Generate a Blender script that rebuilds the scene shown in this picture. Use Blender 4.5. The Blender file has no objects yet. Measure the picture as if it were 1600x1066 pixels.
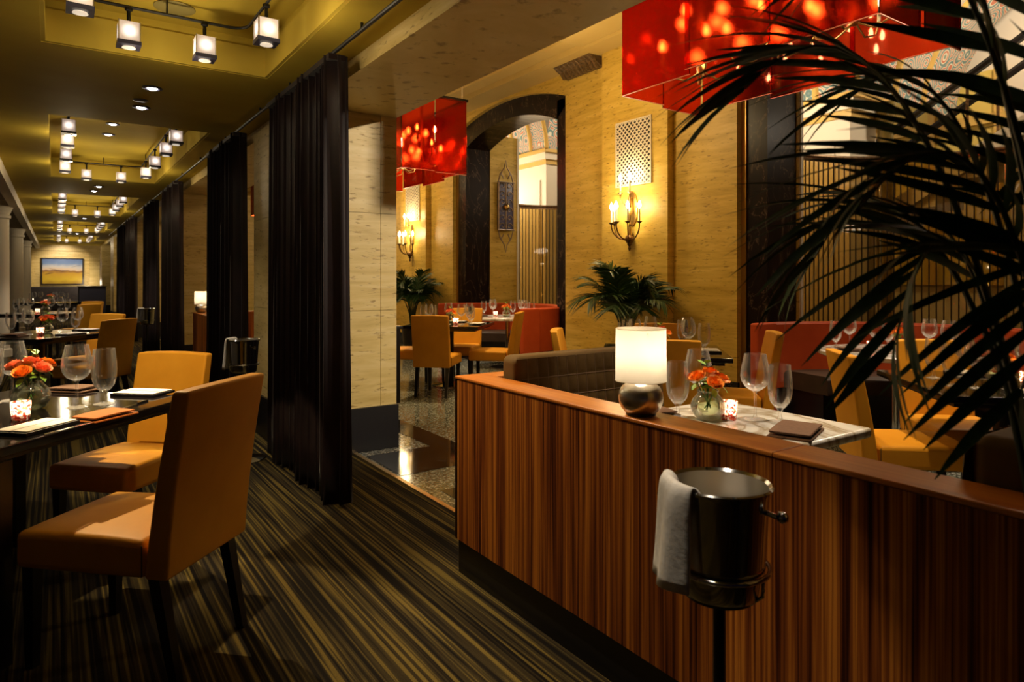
import bpy, bmesh, math, random
from mathutils import Vector, Matrix
random.seed(7)
PI = math.pi
scn = bpy.context.scene
COL = scn.collection

# ------------------------------------------------------------------ camera, world, exposure
FPX, HORIZON, EYE = 1035.0, 436.0, 1.30
YAW = math.atan2(714, 1035)
cam_d = bpy.data.cameras.new('camera')
cam = bpy.data.objects.new('camera', cam_d); COL.objects.link(cam)
cam.location = (0, 0, EYE)
cam.rotation_euler = (PI / 2, 0, -YAW)
cam_d.sensor_width = 36.0
cam_d.lens = 36.0 * FPX / 1600.0
cam_d.shift_y = -(533.0 - HORIZON) / 1600.0
cam_d.clip_start = 0.05
cam_d.dof.use_dof = True
cam_d.dof.focus_distance = 3.4
cam_d.dof.aperture_fstop = 5.0
scn.camera = cam

w = bpy.data.worlds.new('night'); scn.world = w
w.use_nodes = True
w.node_tree.nodes['Background'].inputs[0].default_value = (0.10, 0.12, 0.42, 1)
w.node_tree.nodes['Background'].inputs[1].default_value = 0.016

vs = scn.view_settings
vs.view_transform = 'Standard'; vs.look = 'None'; vs.gamma = 1.0; vs.use_curve_mapping = False
vs.exposure = 0.15
scn.cycles.max_bounces = 7
scn.cycles.diffuse_bounces = 3
scn.cycles.glossy_bounces = 3
scn.cycles.transmission_bounces = 7
scn.cycles.transparent_max_bounces = 10
scn.cycles.caustics_reflective = False
scn.cycles.caustics_refractive = False
scn.cycles.sample_clamp_indirect = 10.0
scn.cycles.blur_glossy = 0.5

WARM = (1.0, 0.72, 0.36)
WARMER = (1.0, 0.60, 0.24)
SOFTW = (1.0, 0.83, 0.62)


def light(kind, loc, power, col=WARM, size=0.05, target=None, angle=60, blend=0.5):
    d = bpy.data.lights.new('light', kind)
    d.energy = power; d.color = col
    if kind == 'AREA':
        d.shape = 'DISK'; d.size = size
    else:
        d.shadow_soft_size = size
    if kind == 'SPOT':
        d.spot_size = math.radians(angle); d.spot_blend = blend
    o = bpy.data.objects.new('lamp_or_fill_light', d); COL.objects.link(o)
    o.location = loc
    if target is not None:
        v = Vector(target) - Vector(loc)
        o.rotation_euler = v.to_track_quat('-Z', 'Y').to_euler()
    return o


def proj(p):
    s, c = math.sin(YAW), math.cos(YAW)
    dep = p[0] * s + p[1] * c
    lat = p[0] * c - p[1] * s
    dep = max(dep, .05)
    return 800 + FPX * lat / dep, HORIZON - (p[2] - EYE) * FPX / dep, dep


# ------------------------------------------------------------------ materials
MATS = {}


class NT:
    def __init__(self, name):
        m = bpy.data.materials.new(name); m.use_nodes = True
        self.m = m; self.t = m.node_tree
        self.b = self.t.nodes['Principled BSDF']
        self.out = self.t.nodes['Material Output']
        MATS[name] = m

    def n(self, kind, **kw):
        nd = self.t.nodes.new(kind)
        for k, v in kw.items():
            if k.startswith('i_'):
                nd.inputs[k[2:].replace('_', ' ')].default_value = v
            elif k.startswith('x'):
                nd.inputs[int(k[1:])].default_value = v
            else:
                setattr(nd, k, v)
        return nd

    def l(self, a, ao, b, bi):
        self.t.links.new(a.outputs[ao], b.inputs[bi])

    def set(self, **kw):
        for k, v in kw.items():
            key = {'base': 'Base Color', 'rough': 'Roughness', 'metal': 'Metallic', 'spec': 'Specular IOR Level', 'ior': 'IOR',
                   'trans': 'Transmission Weight', 'emit': 'Emission Color', 'es': 'Emission Strength', 'coat': 'Coat Weight',
                   'crough': 'Coat Roughness', 'sheen': 'Sheen Weight', 'srough': 'Sheen Roughness', 'sub': 'Subsurface Weight'}[k]
            if k in ('base', 'emit'):
                v = (*v, 1)
            self.b.inputs[key].default_value = v
        return self

    def ramp(self, stops, interp='LINEAR'):
        r = self.t.nodes.new('ShaderNodeValToRGB')
        r.color_ramp.interpolation = interp
        el = r.color_ramp.elements
        while len(el) < len(stops):
            el.new(0.5)
        for e, (p, c) in zip(el, stops):
            e.position = p
            e.color = (*c, 1) if len(c) == 3 else c
        return r

    def coords(self, kind='world', scale=(1, 1, 1), rot=(0, 0, 0)):
        if kind == 'world':
            g = self.n('ShaderNodeNewGeometry'); o = 'Position'
        else:
            g = self.n('ShaderNodeTexCoord'); o = 'Object'
        mp = self.n('ShaderNodeMapping')
        mp.inputs['Scale'].default_value = scale
        mp.inputs['Rotation'].default_value = rot
        self.l(g, o, mp, 'Vector')
        return mp

    def bump(self, node, out, strength=0.2, dist=0.01):
        b = self.n('ShaderNodeBump')
        b.inputs['Strength'].default_value = strength
        b.inputs['Distance'].default_value = dist
        self.l(node, out, b, 'Height')
        self.l(b, 'Normal', self.b, 'Normal')
        return b


def srgb(r, g, b):
    f = lambda c: (c / 255 / 12.92) if c / 255 <= .04045 else ((c / 255 + .055) / 1.055) ** 2.4
    return (f(r), f(g), f(b))


def simple(name, base, rough=.5, **kw):
    return NT(name).set(base=base, rough=rough, **kw).m


def noisy(name, c1, c2, scale=8, rough=.5, bump=0.0, kind='obj', detail=5, stretch=(1, 1, 1), **kw):
    t = NT(name).set(rough=rough, **kw)
    mp = t.coords(kind, stretch)
    nz = t.n('ShaderNodeTexNoise'); nz.inputs['Scale'].default_value = scale; nz.inputs['Detail'].default_value = detail
    t.l(mp, 'Vector', nz, 'Vector')
    r = t.ramp([(.32, c1), (.68, c2)])
    t.l(nz, 'Fac', r, 'Fac'); t.l(r, 'Color', t.b, 'Base Color')
    if bump:
        t.bump(nz, 'Fac', bump, .004)
    return t.m


# travertine: pale gold, horizontal strata, small pits
def travertine(name, lo, mid, hi):
    t = NT(name).set(rough=.42, spec=.35)
    mp = t.coords('world', (1.1, 1.1, 9))
    n1 = t.n('ShaderNodeTexNoise'); n1.inputs['Scale'].default_value = 1.5; n1.inputs['Detail'].default_value = 8; n1.inputs['Roughness'].default_value = .62; n1.inputs['Distortion'].default_value = .5
    t.l(mp, 'Vector', n1, 'Vector')
    r1 = t.ramp([(.25, lo), (.5, mid), (.75, hi)])
    t.l(n1, 'Fac', r1, 'Fac')
    mp2 = t.coords('world', (9, 9, 42))
    n2 = t.n('ShaderNodeTexNoise'); n2.inputs['Scale'].default_value = 1.3; n2.inputs['Detail'].default_value = 6
    t.l(mp2, 'Vector', n2, 'Vector')
    r2 = t.ramp([(.30, (.36, .28, .17)), (.40, (1, 1, 1))])
    t.l(n2, 'Fac', r2, 'Fac')
    mx = t.n('ShaderNodeMix', data_type='RGBA', blend_type='MULTIPLY')
    mx.inputs['Factor'].default_value = .75
    t.l(r1, 'Color', mx, 6); t.l(r2, 'Color', mx, 7)
    t.l(mx, 2, t.b, 'Base Color')
    t.bump(r2, 'Color', .25, .004)
    return t.m


M_TRAV = travertine('travertine', (.46, .33, .10), (.62, .47, .18), (.74, .60, .30))
M_TRAVW = travertine('travertine_wall', (.50, .32, .045), (.68, .46, .085), (.80, .58, .15))
M_JOINT = simple('stone_joint', (.20, .15, .07), .8)
M_CEIL = noisy('ceiling_paint', (.46, .33, .040), (.50, .37, .050), 3, .7, kind='world', spec=.04)
M_COFFER = noisy('coffer_paint', (.48, .35, .050), (.52, .39, .060), 3, .7, kind='world', spec=.04)
M_HCEIL = noisy('hall_ceiling_paint', (.60, .44, .15), (.64, .48, .18), 2, .6, kind='world')
M_PINK = simple('hall_ceiling_panel_paint', (.66, .52, .36), .6)
M_BLACK = simple('black_plinth', (.006, .006, .008), .35)
M_LACQ = noisy('black_lacquer', (.006, .005, .005), (.011, .008, .007), 12, .08, spec=.35)
M_DKWOOD = simple('ebony_wood', (.008, .006, .006), .28)
M_BRASS = simple('brass', (.55, .36, .12), .3, metal=1.0)
M_BRONZE = noisy('dark_bronze', (.10, .055, .025), (.22, .13, .06), 30, .35, metal=.9)
M_GILT = noisy('gilt_metal', (.45, .30, .09), (.70, .50, .18), 25, .3, metal=1.0)
M_STEEL = simple('polished_steel', (.52, .52, .52), .09, metal=1.0)
M_STEELB = simple('brushed_nickel', (.70, .66, .58), .30, metal=1.0)
M_DARKMET = simple('dark_metal', (.03, .03, .032), .3, metal=.8)
M_TRACK = simple('matt_black_track', (.010, .009, .009), .55)
M_ROD = simple('dark_bronze_rod', (.05, .034, .018), .4)
M_CARVED = noisy('carved_bronze', (.06, .035, .015), (.20, .12, .05), 40, .5, bump=.6)
M_CREAM = simple('cream_stone', (.74, .66, .52), .55)
M_IVORY = simple('ivory_plaster', (.70, .62, .50), .6)
M_YELLOWP = simple('yellow_panel', (.66, .50, .12), .5)
M_GOLDPAINT = simple('gold_paint', (.62, .40, .10), .45)
M_WHITE = simple('white_card', (.80, .77, .72), .5)
M_TOWEL = noisy('white_linen', (.66, .62, .56), (.78, .75, .70), 60, .85, bump=.2)
M_POT = simple('dark_planter', (.015, .012, .012), .3)
M_SOIL = noisy('potting_soil', (.02, .014, .008), (.05, .035, .02), 60, .95, bump=.8)
M_NAPO = noisy('rust_napkin', (.42, .115, .012), (.47, .14, .016), 80, .8, bump=.15)
M_NAPB = noisy('brown_napkin', (.11, .05, .022), (.14, .065, .03), 80, .8, bump=.15)
M_FOLDER = simple('dark_menu_folder', (.012, .011, .014), .4)
M_CUTLERY = simple('cutlery_silver', (.75, .73, .70), .12, metal=1.0)
M_LEAFG = noisy('fresh_leaf', (.16, .34, .04), (.28, .46, .06), 20, .5)
M_STEMG = simple('flower_stem', (.10, .22, .04), .5)
M_CANDLE = simple('candle_sleeve', (.82, .72, .52), .5)
M_WINDOWN = simple('night_window', (.02, .022, .06), .08)
M_DRAPE = noisy('pale_drape', (.22, .22, .25), (.34, .33, .33), 4, .8)
M_SPEAK = simple('speaker_grille', (.26, .21, .06), .7)
M_TRIM = simple('downlight_trim', (.03, .03, .06), .35)
M_NAVY = simple('navy_upholstery', (.012, .012, .03), .7)
M_BANQ = noisy('dark_banquette', (.02, .015, .015), (.035, .025, .022), 12, .6)


def emitter(name, col, strength):
    t = NT(name).set(base=col, rough=.4, emit=col, es=strength)
    return t.m


M_FLAME = emitter('candle_bulb_glow', (1.0, .80, .50), 38)
M_FLAMEC = emitter('chandelier_bulb_glow', (1.0, .66, .34), 110)
M_CUBE = emitter('cube_bulb_glow', (1.0, .90, .78), 16)
M_DOWN = emitter('downlight_glow', (1.0, .93, .88), 9)
M_LENS = emitter('cube_lens_glow', (.9, .78, .62), .55)
M_WICK = emitter('votive_flame', (1.0, .55, .2), 14)
M_BULB = emitter('bulb_glow', (1.0, .86, .62), 12)


def frosted(name, col, em):
    t = NT(name)
    t.set(base=col, rough=.5)
    tr = t.n('ShaderNodeBsdfTranslucent'); tr.inputs['Color'].default_value = (*col, 1)
    mx = t.n('ShaderNodeMixShader'); mx.inputs[0].default_value = .72
    t.l(t.b, 'BSDF', mx, 1); t.l(tr, 'BSDF', mx, 2)
    t.l(mx, 'Shader', t.out, 'Surface')
    return t.m


M_SHADE = frosted('lamp_shade_linen', (.92, .86, .74), 0)
# cube shades are lit glass: the glass itself is the lamp's luminous diffuser, brightest round the bulb
def cube_glass():
    t = NT('cube_glass').set(base=(.75, .70, .68), rough=.35)
    tc = t.n('ShaderNodeTexCoord')
    ln = t.n('ShaderNodeVectorMath', operation='LENGTH')
    t.l(tc, 'Object', ln, 0)
    r = t.ramp([(.0, (1, .92, .84)), (.0545, (1, .90, .80)), (.060, (.62, .50, .43)), (.068, (.26, .20, .17)), (.09, (.15, .11, .095))])
    t.l(ln, 'Value', r, 'Fac')
    t.l(r, 'Color', t.b, 'Emission Color')
    t.b.inputs['Emission Strength'].default_value = 1.25
    return t.m


M_CUBEGL = cube_glass()


def glass(name, col=(1, 1, 1), refl=1.0):
    """thin clear glass: see-through with rim reflections, plus white painted in as bright rims"""
    t = NT(name)
    tr = t.n('ShaderNodeBsdfTransparent'); tr.inputs['Color'].default_value = (*col, 1)
    df = t.n('ShaderNodeBsdfDiffuse'); df.inputs['Color'].default_value = (.95, .93, .90, 1)
    gl = t.n('ShaderNodeBsdfGlossy'); gl.inputs['Color'].default_value = (1, 1, 1, 1); gl.inputs['Roughness'].default_value = .03
    fr = t.n('ShaderNodeFresnel'); fr.inputs['IOR'].default_value = 1.6
    mu = t.n('ShaderNodeMath', operation='MULTIPLY', use_clamp=True); mu.inputs[1].default_value = refl
    t.l(fr, 'Fac', mu, 0)
    lw = t.n('ShaderNodeLayerWeight'); lw.inputs['Blend'].default_value = .18
    md = t.n('ShaderNodeMath', operation='MULTIPLY'); md.inputs[1].default_value = .50  # white diffuse mixed in towards the edges stands in for glints
    t.l(lw, 'Facing', md, 0)
    m0 = t.n('ShaderNodeMixShader')
    t.l(md, 'Value', m0, 0); t.l(tr, 'BSDF', m0, 1); t.l(df, 'BSDF', m0, 2)
    mx = t.n('ShaderNodeMixShader')
    t.l(mu, 'Value', mx, 0); t.l(m0, 'Shader', mx, 1); t.l(gl, 'BSDF', mx, 2)
    t.l(mx, 'Shader', t.out, 'Surface')
    return t.m


M_GLASS = glass('clear_glass', (.985, .985, .985), .42)
M_VASE = glass('vase_glass', (.96, .985, .92), .7)
M_WATER = glass('vase_water', (.93, .97, .86), .3)


def amber():
    t = NT('added_amber_tint')  # tint of the pane added to dim and warm the lobby
    tr = t.n('ShaderNodeBsdfTransparent'); tr.inputs['Color'].default_value = (.74, .62, .36, 1)
    gl = t.n('ShaderNodeBsdfGlossy'); gl.inputs['Roughness'].default_value = .05
    mx = t.n('ShaderNodeMixShader'); mx.inputs[0].default_value = .05
    t.l(tr, 'BSDF', mx, 1); t.l(gl, 'BSDF', mx, 2); t.l(mx, 'Shader', t.out, 'Surface')
    return t.m


M_AMBER = amber()


def red_acrylic():
    t = NT('red_acrylic')
    col = (.60, .020, .012, 1)
    rf = t.n('ShaderNodeBsdfRefraction'); rf.inputs['Color'].default_value = (.90, .24, .11, 1); rf.inputs['Roughness'].default_value = .26; rf.inputs['IOR'].default_value = 1.30
    tl = t.n('ShaderNodeBsdfTranslucent'); tl.inputs['Color'].default_value = col
    gl = t.n('ShaderNodeBsdfGlossy'); gl.inputs['Color'].default_value = (.9, .45, .35, 1); gl.inputs['Roughness'].default_value = .06
    m1 = t.n('ShaderNodeMixShader'); m1.inputs[0].default_value = .06
    t.l(rf, 'BSDF', m1, 1); t.l(tl, 'BSDF', m1, 2)
    fr = t.n('ShaderNodeFresnel'); fr.inputs['IOR'].default_value = 1.45
    m2 = t.n('ShaderNodeMixShader')
    t.l(fr, 'Fac', m2, 0); t.l(m1, 'Shader', m2, 1); t.l(gl, 'BSDF', m2, 2)
    t.l(m2, 'Shader', t.out, 'Surface')
    return t.m


M_RED = red_acrylic()


def leather(name, c1, c2, rough=.5):
    t = NT(name).set(rough=rough, spec=.16)
    mp = t.coords('obj')
    nz = t.n('ShaderNodeTexNoise'); nz.inputs['Scale'].default_value = 5; nz.inputs['Detail'].default_value = 6
    t.l(mp, 'Vector', nz, 'Vector')
    r = t.ramp([(.35, c1), (.65, c2)])
    t.l(nz, 'Fac', r, 'Fac'); t.l(r, 'Color', t.b, 'Base Color')
    v = t.n('ShaderNodeTexVoronoi'); v.inputs['Scale'].default_value = 260
    t.l(mp, 'Vector', v, 'Vector')
    t.bump(v, 'Distance', .06, .002)
    return t.m


M_LEATH = leather('amber_leather', (.64, .285, .022), (.72, .335, .030))
M_LEATHB = leather('brown_leather', (.045, .028, .018), (.062, .038, .024))
M_REDL = leather('rust_red_leather', (.44, .060, .014), (.50, .075, .018), .5)
M_QUILT = leather('quilted_brown_velvet', (.095, .055, .016), (.125, .072, .022), .75)


def curtain_mat():
    t = NT('aubergine_curtain').set(rough=.55, sheen=.10, srough=.4, spec=.25)
    mp = t.coords('obj', (1, 1, .4))
    nz = t.n('ShaderNodeTexNoise'); nz.inputs['Scale'].default_value = 14; nz.inputs['Detail'].default_value = 4
    t.l(mp, 'Vector', nz, 'Vector')
    r = t.ramp([(.3, (.008, .0042, .005)), (.7, (.017, .0085, .010))])
    t.l(nz, 'Fac', r, 'Fac'); t.l(r, 'Color', t.b, 'Base Color')
    n2 = t.n('ShaderNodeTexNoise'); n2.inputs['Scale'].default_value = 160
    t.l(mp, 'Vector', n2, 'Vector')
    t.bump(n2, 'Fac', .25, .002)
    return t.m


M_CURT = curtain_mat()


def wood(name, axis='z', stops=None, rough=.38):
    t = NT(name).set(rough=rough, spec=.22)
    # strips run along z; variation across the face
    mp = t.coords('world', (17, 17, .35) if axis == 'z' else (.8, .8, 20) if axis == 'h' else (26, 1.0, 26))
    n1 = t.n('ShaderNodeTexNoise'); n1.inputs['Scale'].default_value = 1.0; n1.inputs['Detail'].default_value = 3; n1.inputs['Roughness'].default_value = .5; n1.inputs['Distortion'].default_value = .8
    t.l(mp, 'Vector', n1, 'Vector')
    mp2 = t.coords('world', (120, 120, 1.1) if axis == 'z' else (6, 6, 120) if axis == 'h' else (140, 4, 140))
    n2 = t.n('ShaderNodeTexNoise'); n2.inputs['Scale'].default_value = 1.0; n2.inputs['Detail'].default_value = 4; n2.inputs['Distortion'].default_value = .6
    t.l(mp2, 'Vector', n2, 'Vector')
    mix = t.n('ShaderNodeMath', operation='MULTIPLY_ADD')
    mix.inputs[1].default_value = .55
    t.l(n2, 'Fac', mix, 0)
    sc = t.n('ShaderNodeMath', operation='MULTIPLY'); sc.inputs[1].default_value = .50
    t.l(n1, 'Fac', sc, 0)
    t.l(sc, 'Value', mix, 2)
    r = t.ramp(stops)
    t.l(mix, 'Value', r, 'Fac'); t.l(r, 'Color', t.b, 'Base Color')
    t.bump(n2, 'Fac', .08, .002)
    return t.m


M_WALNUT = wood('walnut_veneer', 'z', [(.39, (.038, .008, .003)), (.46, (.15, .036, .008)), (.54, (.32, .090, .014)), (.64, (.62, .22, .030))])
M_CAPY = wood('walnut_cap', 'y', [(.3, (.36, .10, .016)), (.5, (.52, .165, .026)), (.7, (.62, .24, .040))], .3)
M_CAPX = wood('walnut_cap_end', 'z', [(.3, (.36, .10, .016)), (.5, (.52, .165, .026)), (.7, (.62, .24, .040))], .3)


def carpet_mat():
    t = NT('striped_carpet').set(rough=.95, spec=.1)
    mp = t.coords('world', (36, .9, 1))
    n1 = t.n('ShaderNodeTexNoise'); n1.inputs['Scale'].default_value = 1.0; n1.inputs['Detail'].default_value = 2.0; n1.inputs['Distortion'].default_value = .12
    t.l(mp, 'Vector', n1, 'Vector')
    mpb = t.coords('world', (75, .25, 1))
    nb = t.n('ShaderNodeTexNoise'); nb.inputs['Scale'].default_value = 1.0; nb.inputs['Detail'].default_value = 1.0
    t.l(mpb, 'Vector', nb, 'Vector')
    add = t.n('ShaderNodeMath', operation='ADD'); t.l(n1, 'Fac', add, 0); t.l(nb, 'Fac', add, 1)
    hf = t.n('ShaderNodeMath', operation='MULTIPLY'); hf.inputs[1].default_value = .5
    t.l(add, 'Value', hf, 0)
    r = t.ramp([(.43, (.008, .006, .005)), (.47, (.028, .020, .010)), (.53, (.046, .035, .015)), (.57, (.125, .090, .024)), (.63, (.155, .112, .028))])
    t.l(hf, 'Value', r, 'Fac')
    mp2 = t.coords('world', (160, 160, 160))
    n2 = t.n('ShaderNodeTexNoise'); n2.inputs['Scale'].default_value = 2; n2.inputs['Detail'].default_value = 2
    t.l(mp2, 'Vector', n2, 'Vector')
    r2 = t.ramp([(.3, (.5, .5, .5)), (.7, (1.25, 1.25, 1.25))])
    t.l(n2, 'Fac', r2, 'Fac')
    mx = t.n('ShaderNodeMix', data_type='RGBA', blend_type='MULTIPLY'); mx.inputs['Factor'].default_value = 1
    t.l(r, 'Color', mx, 6); t.l(r2, 'Color', mx, 7)
    t.l(mx, 2, t.b, 'Base Color')
    t.bump(hf, 'Value', .5, .006)
    return t.m


M_CARPET = carpet_mat()


def terrazzo():
    t = NT('terrazzo').set(rough=.10, spec=.55)
    mp = t.coords('world', (1, 1, 1))
    v = t.n('ShaderNodeTexVoronoi'); v.inputs['Scale'].default_value = 85
    t.l(mp, 'Vector', v, 'Vector')
    bw = t.n('ShaderNodeSeparateColor'); t.l(v, 'Color', bw, 'Color')
    r = t.ramp([(.0, (.055, .060, .045)), (.45, (.13, .135, .105)), (.75, (.24, .24, .19)), (.95, (.48, .48, .42))])
    t.l(bw, 'Red', r, 'Fac'); t.l(r, 'Color', t.b, 'Base Color')
    return t.m


M_TERR = terrazzo()


def marble(name, base, vein, scale, thr, rough, dist=2.2):
    t = NT(name).set(rough=rough, spec=.5 if 'dark' not in name else .18)
    mp = t.coords('world', (1, 1, .55))
    n1 = t.n('ShaderNodeTexNoise'); n1.inputs['Scale'].default_value = scale; n1.inputs['Detail'].default_value = 7; n1.inputs['Distortion'].default_value = dist
    t.l(mp, 'Vector', n1, 'Vector')
    sub = t.n('ShaderNodeMath', operation='SUBTRACT'); sub.inputs[1].default_value = .5
    t.l(n1, 'Fac', sub, 0)
    ab = t.n('ShaderNodeMath', operation='ABSOLUTE'); t.l(sub, 'Value', ab, 0)
    r = t.ramp([(0, vein), (thr, base[0]), (.16, base[1])])
    t.l(ab, 'Value', r, 'Fac'); t.l(r, 'Color', t.b, 'Base Color')
    return t.m


M_DMARB = marble('dark_veined_marble', ((.014, .007, .006), (.007, .004, .005)), (.13, .09, .06), 2.4, .010, .30)
M_WMARB = marble('white_marble', ((.62, .59, .54), (.72, .70, .66)), (.34, .27, .18), 2.0, .05, .12)
M_BMARB = marble('black_marble', ((.010, .010, .011), (.006, .006, .007)), (.05, .05, .05), 3, .01, .08)


def mosaic():
    t = NT('mosaic_votive_glass').set(rough=.2)
    tc = t.coords('obj', (1, 1, 1))
    v = t.n('ShaderNodeTexVoronoi'); v.inputs['Scale'].default_value = 130
    t.l(tc, 'Vector', v, 'Vector')
    sc = t.n('ShaderNodeSeparateColor'); t.l(v, 'Color', sc, 'Color')
    r = t.ramp([(.0, (.50, .05, .03)), (.22, (.80, .22, .12)), (.36, (1, .72, .62)), (.5, (1, .92, .86))], 'CONSTANT')
    t.l(sc, 'Red', r, 'Fac'); t.l(r, 'Color', t.b, 'Base Color')
    tl = t.n('ShaderNodeBsdfTranslucent'); t.l(r, 'Color', tl, 'Color')
    mx = t.n('ShaderNodeMixShader'); mx.inputs[0].default_value = .6
    t.l(t.b, 'BSDF', mx, 1); t.l(tl, 'BSDF', mx, 2); t.l(mx, 'Shader', t.out, 'Surface')
    return t.m


M_MOSAIC = mosaic()


def rose_mat(name, c1, c2):
    t = NT(name).set(rough=.55, sub=.0)
    tc = t.coords('obj')
    nz = t.n('ShaderNodeTexNoise'); nz.inputs['Scale'].default_value = 30
    t.l(tc, 'Vector', nz, 'Vector')
    r = t.ramp([(.3, c1), (.7, c2)]); t.l(nz, 'Fac', r, 'Fac'); t.l(r, 'Color', t.b, 'Base Color')
    return t.m


M_ROSE_O = rose_mat('orange_rose_petal', (.95, .24, .015), (1.0, .38, .045))
M_ROSE_P = rose_mat('coral_rose_petal', (.95, .20, .07), (1.0, .38, .20))
M_PALM = noisy('palm_leaf', (.008, .030, .006), (.020, .070, .011), 10, .6, spec=.2)
M_PALMF = noisy('far_palm_leaf', (.012, .045, .010), (.03, .085, .016), 10, .45)
M_PALMST = simple('palm_stalk', (.02, .035, .008), .5)


def painting_mat():
    t = NT('landscape_painting').set(rough=.5)
    tc = t.coords('obj', (1, 1, 1))
    sp = t.n('ShaderNodeSeparateXYZ'); t.l(tc, 'Vector', sp, 'Vector')
    nz = t.n('ShaderNodeTexNoise'); nz.inputs['Scale'].default_value = 3.0; nz.inputs['Detail'].default_value = 4
    t.l(tc, 'Vector', nz, 'Vector')
    ma = t.n('ShaderNodeMath', operation='MULTIPLY_ADD'); ma.inputs[1].default_value = .22
    t.l(nz, 'Fac', ma, 0); t.l(sp, 'Z', ma, 2)
    mr = t.n('ShaderNodeMapRange'); mr.inputs['From Min'].default_value = -.42; mr.inputs['From Max'].default_value = .64
    t.l(ma, 'Value', mr, 'Value')
    r = t.ramp([(0, (.30, .16, .01)), (.18, (.62, .42, .02)), (.42, (.50, .28, .015)), (.52, (.20, .09, .03)), (.56, (.62, .46, .30)), (.68, (.45, .45, .46)), (.80, (.12, .20, .38)), (1, (.05, .10, .28))])
    t.l(mr, 'Result', r, 'Fac'); t.l(r, 'Color', t.b, 'Base Color')
    return t.m


M_PAINT = painting_mat()


def vault_mat():
    t = NT('painted_vault').set(rough=.6)
    tc = t.coords('obj', (1, 1, 1))
    v = t.n('ShaderNodeTexVoronoi'); v.inputs['Scale'].default_value = 3.6
    t.l(tc, 'Vector', v, 'Vector')
    wv = t.n('ShaderNodeMath', operation='MULTIPLY'); wv.inputs[1].default_value = 34
    t.l(v, 'Distance', wv, 0)
    sn = t.n('ShaderNodeMath', operation='SINE'); t.l(wv, 'Value', sn, 0)
    r = t.ramp([(.0, (.12, .22, .24)), (.35, (.30, .38, .30)), (.5, (.72, .66, .50)), (.8, (.74, .68, .56)), (.92, (.55, .18, .10))])
    mr = t.n('ShaderNodeMapRange'); mr.inputs['From Min'].default_value = -1
    t.l(sn, 'Value', mr, 'Value'); t.l(mr, 'Result', r, 'Fac')
    t.l(r, 'Color', t.b, 'Base Color')
    return t.m


M_VAULT = vault_mat()


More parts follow.
